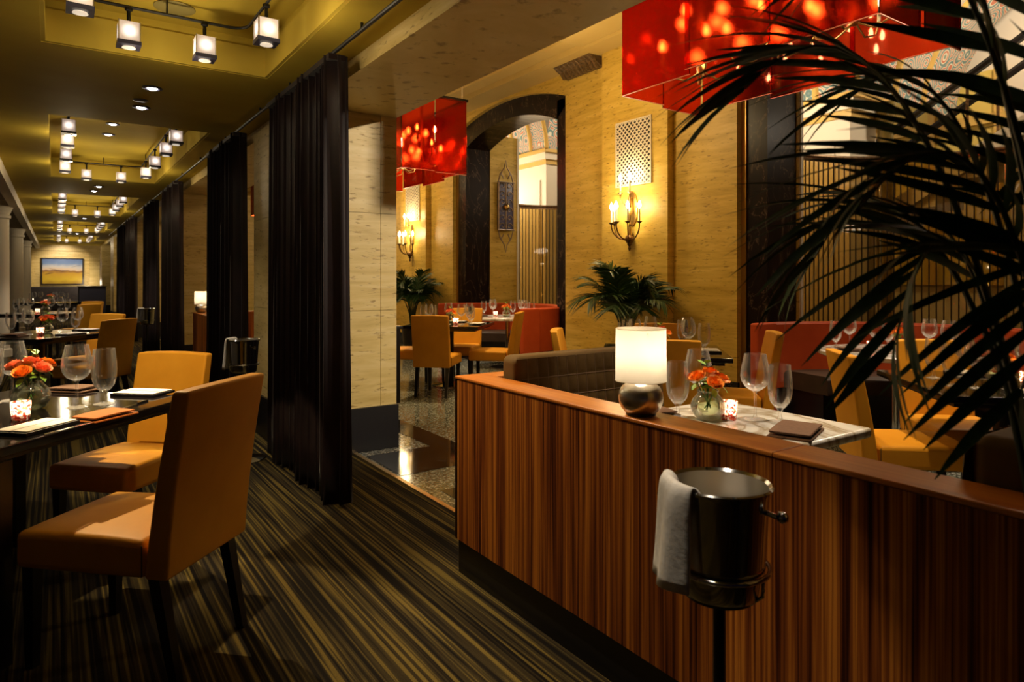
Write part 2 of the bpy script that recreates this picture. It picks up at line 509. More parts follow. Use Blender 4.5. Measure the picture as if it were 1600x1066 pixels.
# ------------------------------------------------------------------ geometry helpers
class MB:
    def __init__(self):
        self.v = []; self.f = []

    def add(self, vs_, fs):
        o = len(self.v)
        self.v += [tuple(p) for p in vs_]
        self.f += [tuple(i + o for i in f) for f in fs]
        return self

    def box(self, x0, x1, y0, y1, z0, z1):
        vs_ = [(x, y, z) for z in (z0, z1) for y in (y0, y1) for x in (x0, x1)]
        return self.add(vs_, [(0, 2, 3, 1), (4, 5, 7, 6), (0, 1, 5, 4), (2, 6, 7, 3), (0, 4, 6, 2), (1, 3, 7, 5)])

    def lathe(self, prof, n=20, cx=0, cy=0, cap0=True, cap1=True, z0=0):
        vs_ = []; fs = []
        for r, z in prof:
            for i in range(n):
                a = 2 * PI * i / n
                vs_.append((cx + r * math.cos(a), cy + r * math.sin(a), z + z0))
        m = len(prof)
        for j in range(m - 1):
            for i in range(n):
                k = (i + 1) % n
                fs.append((j * n + i, j * n + k, (j + 1) * n + k, (j + 1) * n + i))
        if cap0:
            fs.append(tuple(reversed(range(n))))
        if cap1:
            fs.append(tuple((m - 1) * n + i for i in range(n)))
        return self.add(vs_, fs)

    def tube(self, pts, rad, n=8, cap=True):
        pts = [Vector(p) for p in pts]
        m = len(pts)
        rs = rad if isinstance(rad, (list, tuple)) else [rad] * m
        vs_ = []; fs = []
        up = Vector((0, 0, 1))
        for j, p in enumerate(pts):
            t = (pts[min(j + 1, m - 1)] - pts[max(j - 1, 0)])
            t = t.normalized() if t.length > 1e-9 else Vector((0, 0, 1))
            a = t.cross(up)
            if a.length < 1e-3:
                a = t.cross(Vector((1, 0, 0)))
            a.normalize(); b = t.cross(a).normalized()
            for i in range(n):
                an = 2 * PI * i / n
                vs_.append(p + (a * math.cos(an) + b * math.sin(an)) * rs[j])
        for j in range(m - 1):
            for i in range(n):
                k = (i + 1) % n
                fs.append((j * n + i, (j + 1) * n + i, (j + 1) * n + k, j * n + k))
        if cap:
            fs.append(tuple(range(n))); fs.append(tuple(reversed(range((m - 1) * n, m * n))))
        return self.add(vs_, fs)

    def ball(self, c, r, n=10, m=6, sz=1.0):
        prof = [(max(r * math.sin(PI * j / m), 1e-4), -r * sz * math.cos(PI * j / m)) for j in range(m + 1)]
        return self.lathe(prof, n, c[0], c[1], False, False, c[2])

    def torus(self, c, R, r, n=28, m=8):
        vs_ = []; fs = []
        for i in range(n):
            a = 2 * PI * i / n
            for j in range(m):
                b = 2 * PI * j / m
                vs_.append((c[0] + (R + r * math.cos(b)) * math.cos(a), c[1] + (R + r * math.cos(b)) * math.sin(a), c[2] + r * math.sin(b)))
        for i in range(n):
            for j in range(m):
                fs.append((i * m + j, ((i + 1) % n) * m + j, ((i + 1) % n) * m + (j + 1) % m, i * m + (j + 1) % m))
        return self.add(vs_, fs)

    def grid(self, fn, nu, nv):
        vs_ = [fn(i / nu, j / nv) for j in range(nv + 1) for i in range(nu + 1)]
        fs = [(j * (nu + 1) + i, j * (nu + 1) + i + 1, (j + 1) * (nu + 1) + i + 1, (j + 1) * (nu + 1) + i) for j in range(nv) for i in range(nu)]
        return self.add(vs_, fs)

    def prism(self, poly, axis, a0, a1):
        """poly: list of 2D points; axis 'x','y','z' is the extrusion direction."""
        def P(q, h):
            return {'x': (h, q[0], q[1]), 'y': (q[0], h, q[1]), 'z': (q[0], q[1], h)}[axis]
        n = len(poly)
        vs_ = [P(q, a0) for q in poly] + [P(q, a1) for q in poly]
        fs = [tuple(range(n)), tuple(reversed(range(n, 2 * n)))]
        fs += [(i, n + i, n + (i + 1) % n, (i + 1) % n) for i in range(n)]
        return self.add(vs_, fs)

    def mesh(self, name, smooth=None):
        me = bpy.data.meshes.new(name)
        me.from_pydata(self.v, [], self.f)
        bm = bmesh.new(); bm.from_mesh(me)
        bmesh.ops.recalc_face_normals(bm, faces=bm.faces)
        bm.to_mesh(me); bm.free()
        if smooth:
            for p in me.polygons:
                p.use_smooth = True
            me.set_sharp_from_angle(angle=math.radians(smooth))
        return me

    def build(self, name, mat, parent=None, smooth=None, loc=None, rotz=0):
        return link(name, self.mesh(name, smooth), mat, parent, loc, rotz)


def link(name, me, mat, parent=None, loc=None, rotz=0):
    if mat is not None and not me.materials:
        me.materials.append(mat)
    o = bpy.data.objects.new(name, me)
    COL.objects.link(o)
    if parent is not None:
        o.parent = parent
    if loc is not None:
        o.location = loc
    o.rotation_euler = (0, 0, rotz)
    return o


def rbox(name, dims, mat, parent=None, loc=(0, 0, 0), bev=.01, seg=3, rotz=0, fn=None):
    """bevelled box; dims (x0,x1,y0,y1,z0,z1); fn may warp the vertices."""
    b = MB().box(*dims)
    me = b.mesh(name)
    bm = bmesh.new(); bm.from_mesh(me)
    if fn:
        bmesh.ops.subdivide_edges(bm, edges=bm.edges[:], cuts=4, use_grid_fill=True)
        sharp = [e for e in bm.edges if e.calc_face_angle(0) > .5]
    else:
        sharp = bm.edges[:]
    bmesh.ops.bevel(bm, geom=sharp, offset=bev, segments=seg, profile=.5, affect='EDGES')
    if fn:
        for v in bm.verts:
            v.co = Vector(fn(v.co))
    bm.to_mesh(me); bm.free()
    for p in me.polygons:
        p.use_smooth = True
    o = link(name, me, mat, parent, loc, rotz)
    wn = o.modifiers.new('weighted', 'WEIGHTED_NORMAL'); wn.keep_sharp = False
    return o


def tag(o, label=None, cat=None, group=None, kind=None):
    if label: o['label'] = label
    if cat: o['category'] = cat
    if group: o['group'] = group
    if kind: o['kind'] = kind
    return o


def thing(name, label, cat, loc=(0, 0, 0), rotz=0, group=None):
    o = bpy.data.objects.new(name, None); COL.objects.link(o)
    o.empty_display_size = .05
    o.location = loc; o.rotation_euler = (0, 0, rotz)
    return tag(o, label, cat, group)


def struct(o):
    o['kind'] = 'structure'
    return o


def sthing(name, loc=(0, 0, 0)):
    o = bpy.data.objects.new(name, None); COL.objects.link(o); o.location = loc
    o['kind'] = 'structure'
    return o


KIDS = {}


def dup(root, loc, rotz=0, label=None, group=None, scale=None):
    def cp(o, par):
        c = o.copy(); COL.objects.link(c)
        if par is not None:
            c.parent = par
        for ch in list(o.children):
            cp(ch, c)
        return c
    r = cp(root, None)
    r.location = loc; r.rotation_euler = (0, 0, rotz)
    if scale: r.scale = (scale,) * 3
    if label: r['label'] = label
    if group: r['group'] = group
    return r


class Proto:
    """first use moves the prototype itself, later uses copy it"""
    def __init__(self, root):
        self.root = root; self.used = False; self.base_children = None

    def put(self, loc, rotz=0, label=None, group=None, scale=1.0, cat=None):
        if not self.used:
            self.used = True
            o = self.root
            o.location = loc; o.rotation_euler = (0, 0, rotz)
            o.scale = (scale,) * 3
            if label: o['label'] = label
            if group: o['group'] = group
        else:
            o = dup(self.root, loc, rotz, label, group, scale)
        if cat: o['category'] = cat
        return o


ORD = ['leftmost', 'second from left', 'third from left', 'fourth from left', 'fifth from left', 'sixth from left', 'seventh from left', 'eighth from left', 'ninth from left', 'tenth from left']


def by_screen(pts):
    """order of points from left to right as the photograph shows them"""
    return sorted(range(len(pts)), key=lambda i: proj(pts[i])[0])


# ================================================================== SETTING
PITCH = 6.0
ZC = 2.65            # gallery ceiling
ZCOF = 2.90          # coffer inside
COFX = (-.065, 1.18)

# floors
fl = struct(MB().box(-1.6, 1.83, -2.5, 32, -.12, 0).build('floor', M_CARPET))
fh = struct(MB().box(1.86, 13, -2.5, 24, -.12, -.002).build('floor_hall', M_TERR))
MB().box(1.95, 2.18, 0.0, 3.6, -.001, .0005).build('border_band', M_BMARB, fh)
MB().prism([(1.88, 4.02), (2.62, 4.02), (2.62, 4.60), (1.88, 4.60)], 'z', -.0015, .0006).build('border_band', M_BMARB, fh)
MB().box(2.40, 2.62, 4.60, 20, -.0015, .0006).build('border_band', M_BMARB, fh)
struct(MB().box(1.83, 1.86, -2.5, 30, -.12, .002).build('trim_1', M_BRASS))

# gallery ceiling with coffers
cof = []
for k in range(-1, 5):
    cof.append((.62 + k * PITCH, 4.62 + k * PITCH))
ce = MB()
CX0, CX1 = -.50, 1.50
ys = [-2.5]
for a, b in cof:
    if a < -2.5: a = -2.4
    ys += [a, b]
ys.append(32)
for i in range(0, len(ys) - 1, 2):
    ce.box(CX0, CX1, ys[i], ys[i + 1], ZC, ZC + .4)
ceil = struct(ce.build('ceiling', M_CEIL))
for a, b in cof:
    a = max(a, -2.4)
    m = MB()
    m.box(CX0, COFX[0], a, b, ZC, ZC + .4)
    m.box(COFX[1], CX1, a, b, ZC, ZC + .4)
    m.build('ceiling_border', M_CEIL, ceil)
    c = MB().box(COFX[0], COFX[1], a, b, ZCOF, ZCOF + .1).build('coffer_panel', M_CEIL, ceil)
    # the raised inner lip
    q = MB()
    t = .02
    q.box(COFX[0], COFX[0] + t, a, b, ZC + .004, ZCOF - .06)
    q.box(COFX[1] - t, COFX[1], a, b, ZC + .004, ZCOF - .06)
    q.box(COFX[0] + t, COFX[1] - t, a, a + t, ZC + .004, ZCOF - .06)
    q.box(COFX[0] + t, COFX[1] - t, b - t, b, ZC + .004, ZCOF - .06)
    q.build('coffer_lip', M_COFFER, ceil)
# window-side beam and the ceiling beyond it
bl = struct(MB().box(-.62, -.50, -2.5, 32, 2.50, 3.05).build('trim_2', M_CREAM))
struct(MB().box(-1.6, -.62, -2.5, 32, 3.0, 3.05).build('ceiling_window_bay', M_CEIL))

# window wall, columns
wl = struct(MB().box(-1.75, -1.6, -2.5, 32, -.1, 3.05).build('wall_left', M_DRAPE))
for i in range(5):
    y = 2.4 + i * PITCH
    wd = struct(MB().box(-1.6, -1.585, y, y + 3.2, .35, 2.75).build('window_%d' % (i + 1), M_WINDOWN))
    f = MB()
    for (a, b, c, d) in ((y - .06, y, .3, 2.8), (y + 3.2, y + 3.26, .3, 2.8), (y, y + 3.2, .3, .36), (y, y + 3.2, 2.74, 2.8), (y + 1.57, y + 1.63, .36, 2.74)):
        f.box(-1.6, -1.55, a, b, c, d)
    f.build('window_frame', M_CREAM, wd)


def drape(name, x, y0, y1, z0, z1, mat, parent, amp=.05, folds=10, th=.006, nz=6, flare=.0):
    def fn(u, v):
        z = z0 + (z1 - z0) * v
        sp = 1 + flare * (1 - v)
        y = y0 + (y1 - y0) * (.5 + (u - .5) * sp)
        ph = u * folds * 2 * PI
        a = amp * (.75 + .35 * math.sin(u * 17.3 + 1.1) ) * (1 + .25 * (1 - v))
        return (x + a * math.sin(ph + .25 * math.sin(v * 3 + u * 9)), y + .012 * math.sin(ph * 2 + .5), z)
    o = MB().grid(fn, folds * 12, nz).build(name, mat, parent, smooth=80)
    s = o.modifiers.new('solid', 'SOLIDIFY'); s.thickness = th; s.offset = 0
    return o


for i, y in enumerate((14.0, 20.0, 26.0)):
    cl = struct(MB().lathe([(.21, 0), (.21, .12), (.18, .14), (.175, .2), (.165, 2.30), (.19, 2.32), (.19, 2.36), (.17, 2.38), (.22, 2.5), (.24, 2.52), (.24, 2.6)], 24, -.80, y).build('wall_column', M_IVORY, smooth=40))
    MB().box(-1.06, -.54, y - .26, y + .26, 2.6, 3.0).build('capital_block', M_IVORY, cl)
for i, y in enumerate((11.5, 16.0, 22.0)):
    tag(drape('window_drape', -1.02, y, y + 1.1, 0.02, 2.6, M_DRAPE, None, .04, 6), 'pale grey full-length drape by the gallery windows, ' + ['nearest', 'middle', 'farthest'][i] + ' of three', 'drape', 'gallery window drapes')

# far end of the gallery
we = struct(MB().box(-1.75, 1.5, 32, 32.2, -.1, 3.05).build('wall_far', M_TRAV))
pil = MB()
pil.box(1.15, 1.5, 31.8, 32, 0, 2.65); pil.box(-1.0, -.75, 31.7, 32, 0, 2.65)
struct(pil.build('wall_far_pilasters', M_TRAV))
struct(MB().box(-.75, 1.15, 31.9, 32, 2.42, 2.65).build('trim_3', M_TRAV))
pt = thing('landscape_painting', 'framed landscape of golden field under blue sky on the far wall', 'painting', (.25, 31.97, 1.60))
MB().box(-.66, .66, -.03, -.005, -.49, .49).build('canvas', M_PAINT, pt)
fr = MB(); fr.box(-.70, -.66, -.05, .0, -.53, .53); fr.box(.66, .70, -.05, 0, -.53, .53); fr.box(-.66, .66, -.05, 0, -.53, -.49); fr.box(-.66, .66, -.05, 0, .49, .53)
fr.build('frame', M_BLACK, pt)
br = MB()
for a, b, s in (((-.45, .12), (-.05, .0), .018), ((-.05, 0), (.12, .02), .03), ((.3, .18), (.6, .24), .014), ((-.58, -.12), (-.3, -.06), .03)):
    br.tube([(a[0], -.031, a[1]), ((a[0] + b[0]) / 2, -.031, (a[1] + b[1]) / 2 + .01), (b[0], -.031, b[1])], [.003, s * .5, .003], 6)
br.build('brush_stroke', simple('dark_paint', (.05, .03, .03), .5), pt)

# ---- piers between gallery and hall, beam above
PX0, PX1 = 1.42, 2.18
ZS = 2.55
for k in range(-1, 5):
    y0 = 4.74 + k * PITCH; y1 = y0 + 1.26
    p = sthing('wall_pier', (0, 0, 0))
    MB().box(PX0 + .02, PX1 - .02, y0 + .02, y1 - .02, 0, ZS).build('core', M_JOINT, p)
    MB().box(PX0 - .015, PX1 + .012, y0 - .015, y1 + .015, 0, .33).build('plinth', M_BLACK, p)
    zs = [.33, 1.06, 1.80, ZS]
    g = .0016
    for a, b in zip(zs[:-1], zs[1:]):
        # front / rear faces: wide slab and corner slip
        for yy in ((y0, y0 + .03), (y1 - .03, y1)):
            MB().box(PX0, PX1 - .13 - g, yy[0], yy[1], a + g, b - g).build('stone_slab', M_TRAV, p)
            MB().box(PX1 - .13 + g, PX1, yy[0], yy[1], a + g, b - g).build('stone_slab', M_TRAV, p)
        for xx in ((PX0, PX0 + .03), (PX1 - .03, PX1)):
            ym = (y0 + y1) / 2
            MB().box(xx[0], xx[1], y0 + .031, ym - g, a + g, b - g).build('stone_slab', M_TRAV, p)
            MB().box(xx[0], xx[1], ym + g, y1 - .031, a + g, b - g).build('stone_slab', M_TRAV, p)
bm_ = struct(MB().box(1.5, PX1, -2.5, 32, ZS, 4.6).build('wall_beam', M_TRAV))

# ---- hall: ceiling, far wall with arches
HX = 5.86           # shoulder face
PFX = 5.76          # pilaster face
AX0, AX1 = 5.98, 6.45  # marble surround, reveal
ZH = 4.46
hc = struct(MB().box(PX1, 6.6, -2.5, 24, ZH, ZH + .2).build('ceiling_hall', M_PINK))
# stepped mouldings along the hall and beams over the piers
mm = MB()
for (xa, xb, za) in ((5.45, 5.9, 4.18), (5.22, 5.45, 4.26), (5.06, 5.22, 4.34), (4.96, 5.06, 4.41)):
    mm.box(xa, xb, -2.5, 24, za, ZH)
mm.build('cornice_moulding', M_HCEIL, hc)
for k in range(-1, 3):
    yc = 5.77 + k * PITCH
    b = MB()
    for dy, z in ((.60, 4.22), (.78, 4.30), (.92, 4.38)):
        b.box(PX1, 5.45, yc - dy, yc + dy, z, ZH)
    b.build('ceiling_beam', M_HCEIL, hc)
    for s in (-1, 1):
        # carved leaf brackets at the head of the shoulders
        c = MB()
        y0_, y1_ = sorted((yc + s * .62, yc + s * 1.36))
        c.prism([(HX + .01, 4.05), (HX + .01, 4.18), (HX - .26, 4.18), (HX - .20, 4.14), (HX - .05, 4.06)], 'y', y0_, y1_)
        for q in range(9):
            yy = y0_ + .04 + q * (y1_ - y0_ - .08) / 8
            c.tube([(HX - .01, yy, 4.06), (HX - .08, yy + .02, 4.07), (HX - .17, yy - .02, 4.12), (HX - .25, yy, 4.165)], [.012, .032, .030, .012], 6)
        c.build('carved_bracket', M_CARVED, hc)


def arch_poly(y0, y1, zs_, zc_, n=14):
    """points of a segmental arch from y0 to y1"""
    c = (y0 + y1) / 2; h = (y1 - y0) / 2; rise = zc_ - zs_
    R = (h * h + rise * rise) / (2 * rise)
    out = []
    for i in range(n + 1):
        y = y0 + (y1 - y0) * i / n
        out.append((y, zc_ - R + math.sqrt(max(R * R - (y - c) ** 2, 0))))
    return out


wall = sthing('wall_right')
for k in range(-1, 3):
    yc = 5.77 + k * PITCH
    MB().box(HX, AX1 + .02, yc - 1.41, yc + 1.41, 0, ZH).build('pier_shoulder', M_TRAVW, wall)
    MB().box(PFX, HX + .02, yc - .55, yc + .55, 0, ZH).build('pier_pilaster', M_TRAVW, wall)
    MB().box(PFX - .02, HX + .01, yc - .58, yc + .58, 0, .22).build('pier_base', M_BMARB, wall)
    MB().box(HX - .012, HX + .02, yc - 1.43, yc + 1.43, 0, .22).build('pier_base', M_BMARB, wall)
for k in range(-1, 2):
    y0 = 5.77 + 1.41 + k * PITCH; y1 = y0 + PITCH - 2.82
    # wall above the arch
    ex = arch_poly(y0, y1, 3.86, 4.14)
    inn = arch_poly(y0 + .30, y1 - .30, 3.60, 3.86)
    MB().prism(ex + [(y1, ZH), (y0, ZH)], 'x', HX + .02, AX1).build('arch_spandrel', M_TRAVW, wall)
    ring = MB()
    vs_ = []; fs = []
    n = len(ex)
    for x in (AX0 - .03, AX1):
        vs_ += [(x, y, z) for y, z in ex]; vs_ += [(x, y, z) for y, z in inn]
    for i in range(n - 1):
        fs += [(i, i + 1, n + i + 1, n + i), (2 * n + i, 3 * n + i, 3 * n + i + 1, 2 * n + i + 1), (n + i, n + i + 1, 3 * n + i + 1, 3 * n + i), (i, 2 * n + i, 2 * n + i + 1, i + 1)]
    ring.add(vs_, fs)
    ring.build('marble_arch', M_DMARB, wall)
    MB().box(AX0 - .03, AX1, y0, y0 + .30, 0, 3.87).build('marble_jamb', M_DMARB, wall)
    MB().box(AX0 - .03, AX1, y1 - .30, y1, 0, 3.87).build('marble_jamb', M_DMARB, wall)
    MB().box(AX0 - .05, AX0, y0 + .0, y0 + .06, 0, 3.87).build('jamb_bead', M_BRASS, wall)
    MB().box(AX0 - .05, AX0, y1 - .06, y1, 0, 3.87).build('jamb_bead', M_BRASS, wall)
    # pale side walls that carry on into the lobby
    XW = 6.50 if k < 0 else 7.05
    MB().box(AX1, XW, y1 - .32, y1 + .3, 0, 3.9).build('lobby_side_wall', M_TRAVW, wall)
    MB().box(AX1, 7.05, y0 - .3, y0 + .32, 0, 3.9).build('lobby_side_wall', M_TRAVW, wall)
    MB().box(XW - .02, XW + .02, y1 - .34, y1 - .30, 0, 3.9).build('lobby_edge_bead', M_CREAM, wall)
# hall ends
struct(MB().box(PX1, 6.6, 24, 24.2, -.1, 4.6).build('wall_hall_end', M_TRAVW))

# ---- lobby beyond the arches
lob = sthing('wall_lobby')
MB().box(12.2, 12.4, -2, 24, 0, 7).build('back_wall', M_IVORY, lob)
MB().box(AX1 + .02, 12.4, 24, 24.2, 0, 7).build('end_wall', M_IVORY, lob)
MB().box(6.6, 6.7, -2.5, 24, 4.3, 7).build('gallery_parapet', M_IVORY, lob)
for yc, px, pz in ((12.25, 9.3, 3.95), (5.0, 8.98, 3.52), (-2.6, 8.98, 3.52)):
    # cream corner piers with gilt entablature
    MB().box(px, px + .7, yc - .15, yc + 1.2, 0, pz).build('cream_pier', M_CREAM, lob)
    MB().box(px - .04, px + .74, yc - .19, yc + 1.24, pz, pz + .10).build('gilt_frieze', M_GOLDPAINT, lob)
    MB().box(px - .1, px + .8, yc - .25, yc + 1.3, pz + .10, pz + .25).build('entablature', M_CREAM, lob)
    MB().box(px - .16, px + .86, yc - .31, yc + 1.36, pz + .25, pz + .32).build('cornice_lip', M_GOLDPAINT, lob)
    MB().box(px - .025, px, yc + .06, yc + 1.0, .6, pz - .35).build('raised_panel', M_CREAM, lob)
    MB().lathe([(.10, 0), (.10, pz - .05), (.13, pz), (.13, pz + .25)], 18, px + .62, yc - .32).build('olive_column', noisy('olive_marble%d' % int(yc), (.16, .12, .03), (.28, .2, .06), 6, .2), lob, smooth=40)
    # painted vault springing from the pier: curved web, gilt ribs, round-headed lunette
    def web(u, v, yc=yc, px=px, pz=pz):
        a = v * PI / 2
        return (px - .1 - 2.2 * (1 - math.cos(a)), yc - .3 + u * 2.1, pz + .32 + 2.0 * math.sin(a))
    MB().grid(web, 12, 10).build('vault_web', M_VAULT, lob, smooth=60)
    def web2(u, v, yc=yc, px=px, pz=pz):
        a = v * PI / 2
        return (px - .1 + u * 3.0, yc - .3 - 2.0 * (1 - math.cos(a)), pz + .32 + 2.0 * math.sin(a))
    MB().grid(web2, 12, 10).build('vault_web', M_VAULT, lob, smooth=60)
    for uu in (0.0, .28, .62):
        MB().tube([web(uu, q / 10) for q in range(11)], .05, 6).build('gilt_rib', M_GOLDPAINT, lob, smooth=60)
    MB().tube([web2(.33, q / 10) for q in range(11)], .06, 6).build('gilt_rib', M_GOLDPAINT, lob, smooth=60)
    MB().tube([web2(.62, q / 10) for q in range(11)], .05, 6).build('gilt_rib', M_GOLDPAINT, lob, smooth=60)
# tall pale windows / yellow panels on the back wall
for yc in (9.6, 3.95):
    MB().box(12.14, 12.2, yc + .2, yc + 2.2, 1.2, 4.6).build('yellow_panel', M_YELLOWP, lob)
    for q in range(3):
        MB().box(12.08, 12.15, yc + .2 + q * .95, yc + .3 + q * .95, 1.2, 4.6).build('panel_stile', M_GOLDPAINT, lob)
    MB().box(12.06, 12.16, yc + .1, yc + 2.3, 3.75, 3.9).build('panel_rail', M_GOLDPAINT, lob)
    f = MB()
    for a, b, c, d in ((yc + 2.5, yc + 2.58, 1.2, 4.3), (yc + 3.0, yc + 3.08, 1.2, 4.3), (yc + 2.5, yc + 3.08, 4.3, 4.38), (yc + 2.5, yc + 3.08, 2.9, 2.96)):
        f.box(12.05, 12.2, a, b, c, d)
    f.build('window_frame', M_DKWOOD, lob)
# staircase handrails climbing to the right
st = thing('lobby_staircase', 'lobby staircase with two dark sloping handrails behind the right-hand arch', 'staircase', (0, 0, 0))
zr_ = lambda y: 3.06 + (5.38 - y) * .58
for xo, dz in ((9.95, 0), (10.95, .10)):
    MB().tube([(xo, 7.2, zr_(7.2) + dz), (xo, 4.4, zr_(4.4) + dz), (xo, 1.6, zr_(1.6) + dz)], .055, 8).build('handrail', M_DKWOOD, st)
    MB().prism([(7.2, zr_(7.2) + dz - 1.25), (7.2, zr_(7.2) + dz - 1.0), (1.6, zr_(1.6) + dz - 1.0), (1.6, zr_(1.6) + dz - 1.25)], 'x', xo - .05, xo + .05).build('stringer', M_CREAM, st)
    for y in (6.6, 5.2, 3.8, 2.4):
        MB().tube([(xo, y, zr_(y) + dz - 1.1), (xo, y, zr_(y) + dz)], .02, 8).build('post', M_BRONZE, st)
for q in range(18):
    y = 7.2 - q * .30; z = zr_(y) - 1.05
    MB().box(10.01, 10.89, y - .30, y, z - .22, z).build('step', M_CREAM, st)

# curved screens of dark hanging rods behind the booths
rod_me = MB().lathe([(.008, 0), (.008, 2.66)], 8).mesh('rod', 40)
thick_me = MB().lathe([(.016, 0), (.016, 2.70)], 10).mesh('post', 40)
for k, nm in ((-1, 'right-hand'), (0, 'left-hand')):
    yc = 8.77 + k * PITCH
    s = thing('rod_screen', 'curved screen of dark hanging rods inside the %s marble arch' % nm, 'screen', (6.86 if k < 0 else 7.28, yc, 0), 0, 'rod screens in the arches')
    path = [(-.25, 1.53)]
    N = 68
    for i in range(N + 1):
        a = PI / 2 - PI * i / N
        path.append((1.53 * math.cos(a), 1.53 * math.sin(a)))
    path.append((-.25, -1.53))
    for i, (x, y) in enumerate(path):
        link('rod', rod_me, M_ROD, s, (x, y, .02))
    for i in (0, 17, 34, 51, 69):
        x, y = path[i]
        link('post', thick_me, M_STEEL, s, (x * 1.0, y, 0))
    MB().tube([(x, y, 2.70) for x, y in path], .028, 8).build('top_rail', M_BRONZE, s, smooth=50)
    MB().tube([(x, y, .02) for x, y in path], .02, 8).build('bottom_rail', M_BRONZE, s, smooth=50)
    gp = MB().grid(lambda u, v: ((path[1 + int(round(u * N))][0]) * 1.03, path[1 + int(round(u * N))][1] * 1.03, .03 + v * 2.64), N, 1).build('added_tint_pane', M_AMBER, s, smooth=60)  # tinted pane added behind the rods, dims and warms the lobby view
    gs = gp.modifiers.new('solid', 'SOLIDIFY'); gs.thickness = .006
    vl = MB().grid(lambda u, v: ((path[1 + int(round(u * N))][0]) * .985, path[1 + int(round(u * N))][1] * .985, 2.64 + v * .035), N, 1)
    vo = vl.build('valance', M_BRONZE, s); sm = vo.modifiers.new('solid', 'SOLIDIFY'); sm.thickness = .006

# ================================================================== CURTAINS AND TRACK
TRX = 1.33
for k in range(-1, 4):
    y0 = .02 + k * PITCH; y1 = y0 + 4.70
    if k >= 0:
        tr = thing('curtain_track', 'thin dark curtain track under the gallery ceiling, ' + ['nearest', 'second', 'third', 'farthest'][k] + ' opening', 'curtain track', (0, 0, 0), 0, 'curtain tracks')
        MB().tube([(TRX, y0 - .9, 2.612), (TRX, y1 + .5, 2.612)], .012, 8).build('rail', M_TRACK, tr)
        for q in range(5):
            yy = y0 - .6 + q * 1.3
            MB().tube([(TRX, yy, 2.612), (TRX, yy, ZC)], .008, 6).build('bracket', M_DARKMET, tr)
CURT = [(3.68, 5.05, 'beside the near travertine pier'), (6.13, 7.46, 'just beyond the near pier'), (9.65, 11.05, 'in front of the second pier'),
        (12.13, 13.5, 'just beyond the second pier'), (15.6, 17.0, 'in front of the third pier'), (18.2, 19.5, 'just beyond the third pier')]
for i, (a, b, where) in enumerate(CURT):
    c = thing('curtain', 'dark aubergine floor-length curtain gathered ' + where, 'curtain', (0, 0, 0), 0, 'dark curtains between gallery and hall')
    drape('fabric', TRX, a, b, .012, 2.585, M_CURT, c,   .056, 16 if i < 2 else 11, .008, 10 if i == 0 else 5, .05)
    ho = MB()
    for q in range(9):
        yy = a + .05 + (b - a - .1) * q / 8
        ho.tube([(TRX, yy, 2.57), (TRX, yy, 2.606)], .006, 5)
    ho.build('hooks', M_DARKMET, c)
    MB().box(TRX - .05, TRX + .05, a + .01, b - .01, 2.555, 2.587).build('heading_tape', M_CURT, c)

# ================================================================== GALLERY LIGHT FITTINGS
# cube lamps on a track loop inside every coffer
cs = .052
cube = thing('cube_lamp', 'cube', 'lamp')
gl = MB().box(-cs, cs, -cs, cs, -cs, cs).build('glass_cube', M_CUBEGL, cube)
eb = MB().box(-.003, .003, -.003, .003, -cs - .002, cs + .003).mesh('edge_bar')
for sx in (-1, 1):
    for sy in (-1, 1):
        link('edge_bar', eb, M_STEELB, cube, (sx * cs, sy * cs, 0))
bt = MB().box(-cs - .006, cs + .006, -cs - .006, cs + .006, -cs - .022, -cs - .001)
bt.build('bottom_plate', M_TRIM, cube)
MB().lathe([(.030, -cs - .0235), (.034, -cs - .030), (.026, -cs - .031)], 16).build('lens', M_LENS, cube, smooth=40)
MB().lathe([(.010, cs + .001), (.010, cs + .07), (.02, cs + .075), (.02, cs + .09)], 10).build('hanger', M_DARKMET, cube, smooth=40)
CUBE = Proto(cube)
ZCUBE = 2.665
ords = ['nearest', 'second', 'third', 'fourth', 'fifth', 'sixth']
cofn = ['nearest', 'second', 'third', 'fourth', 'farthest']
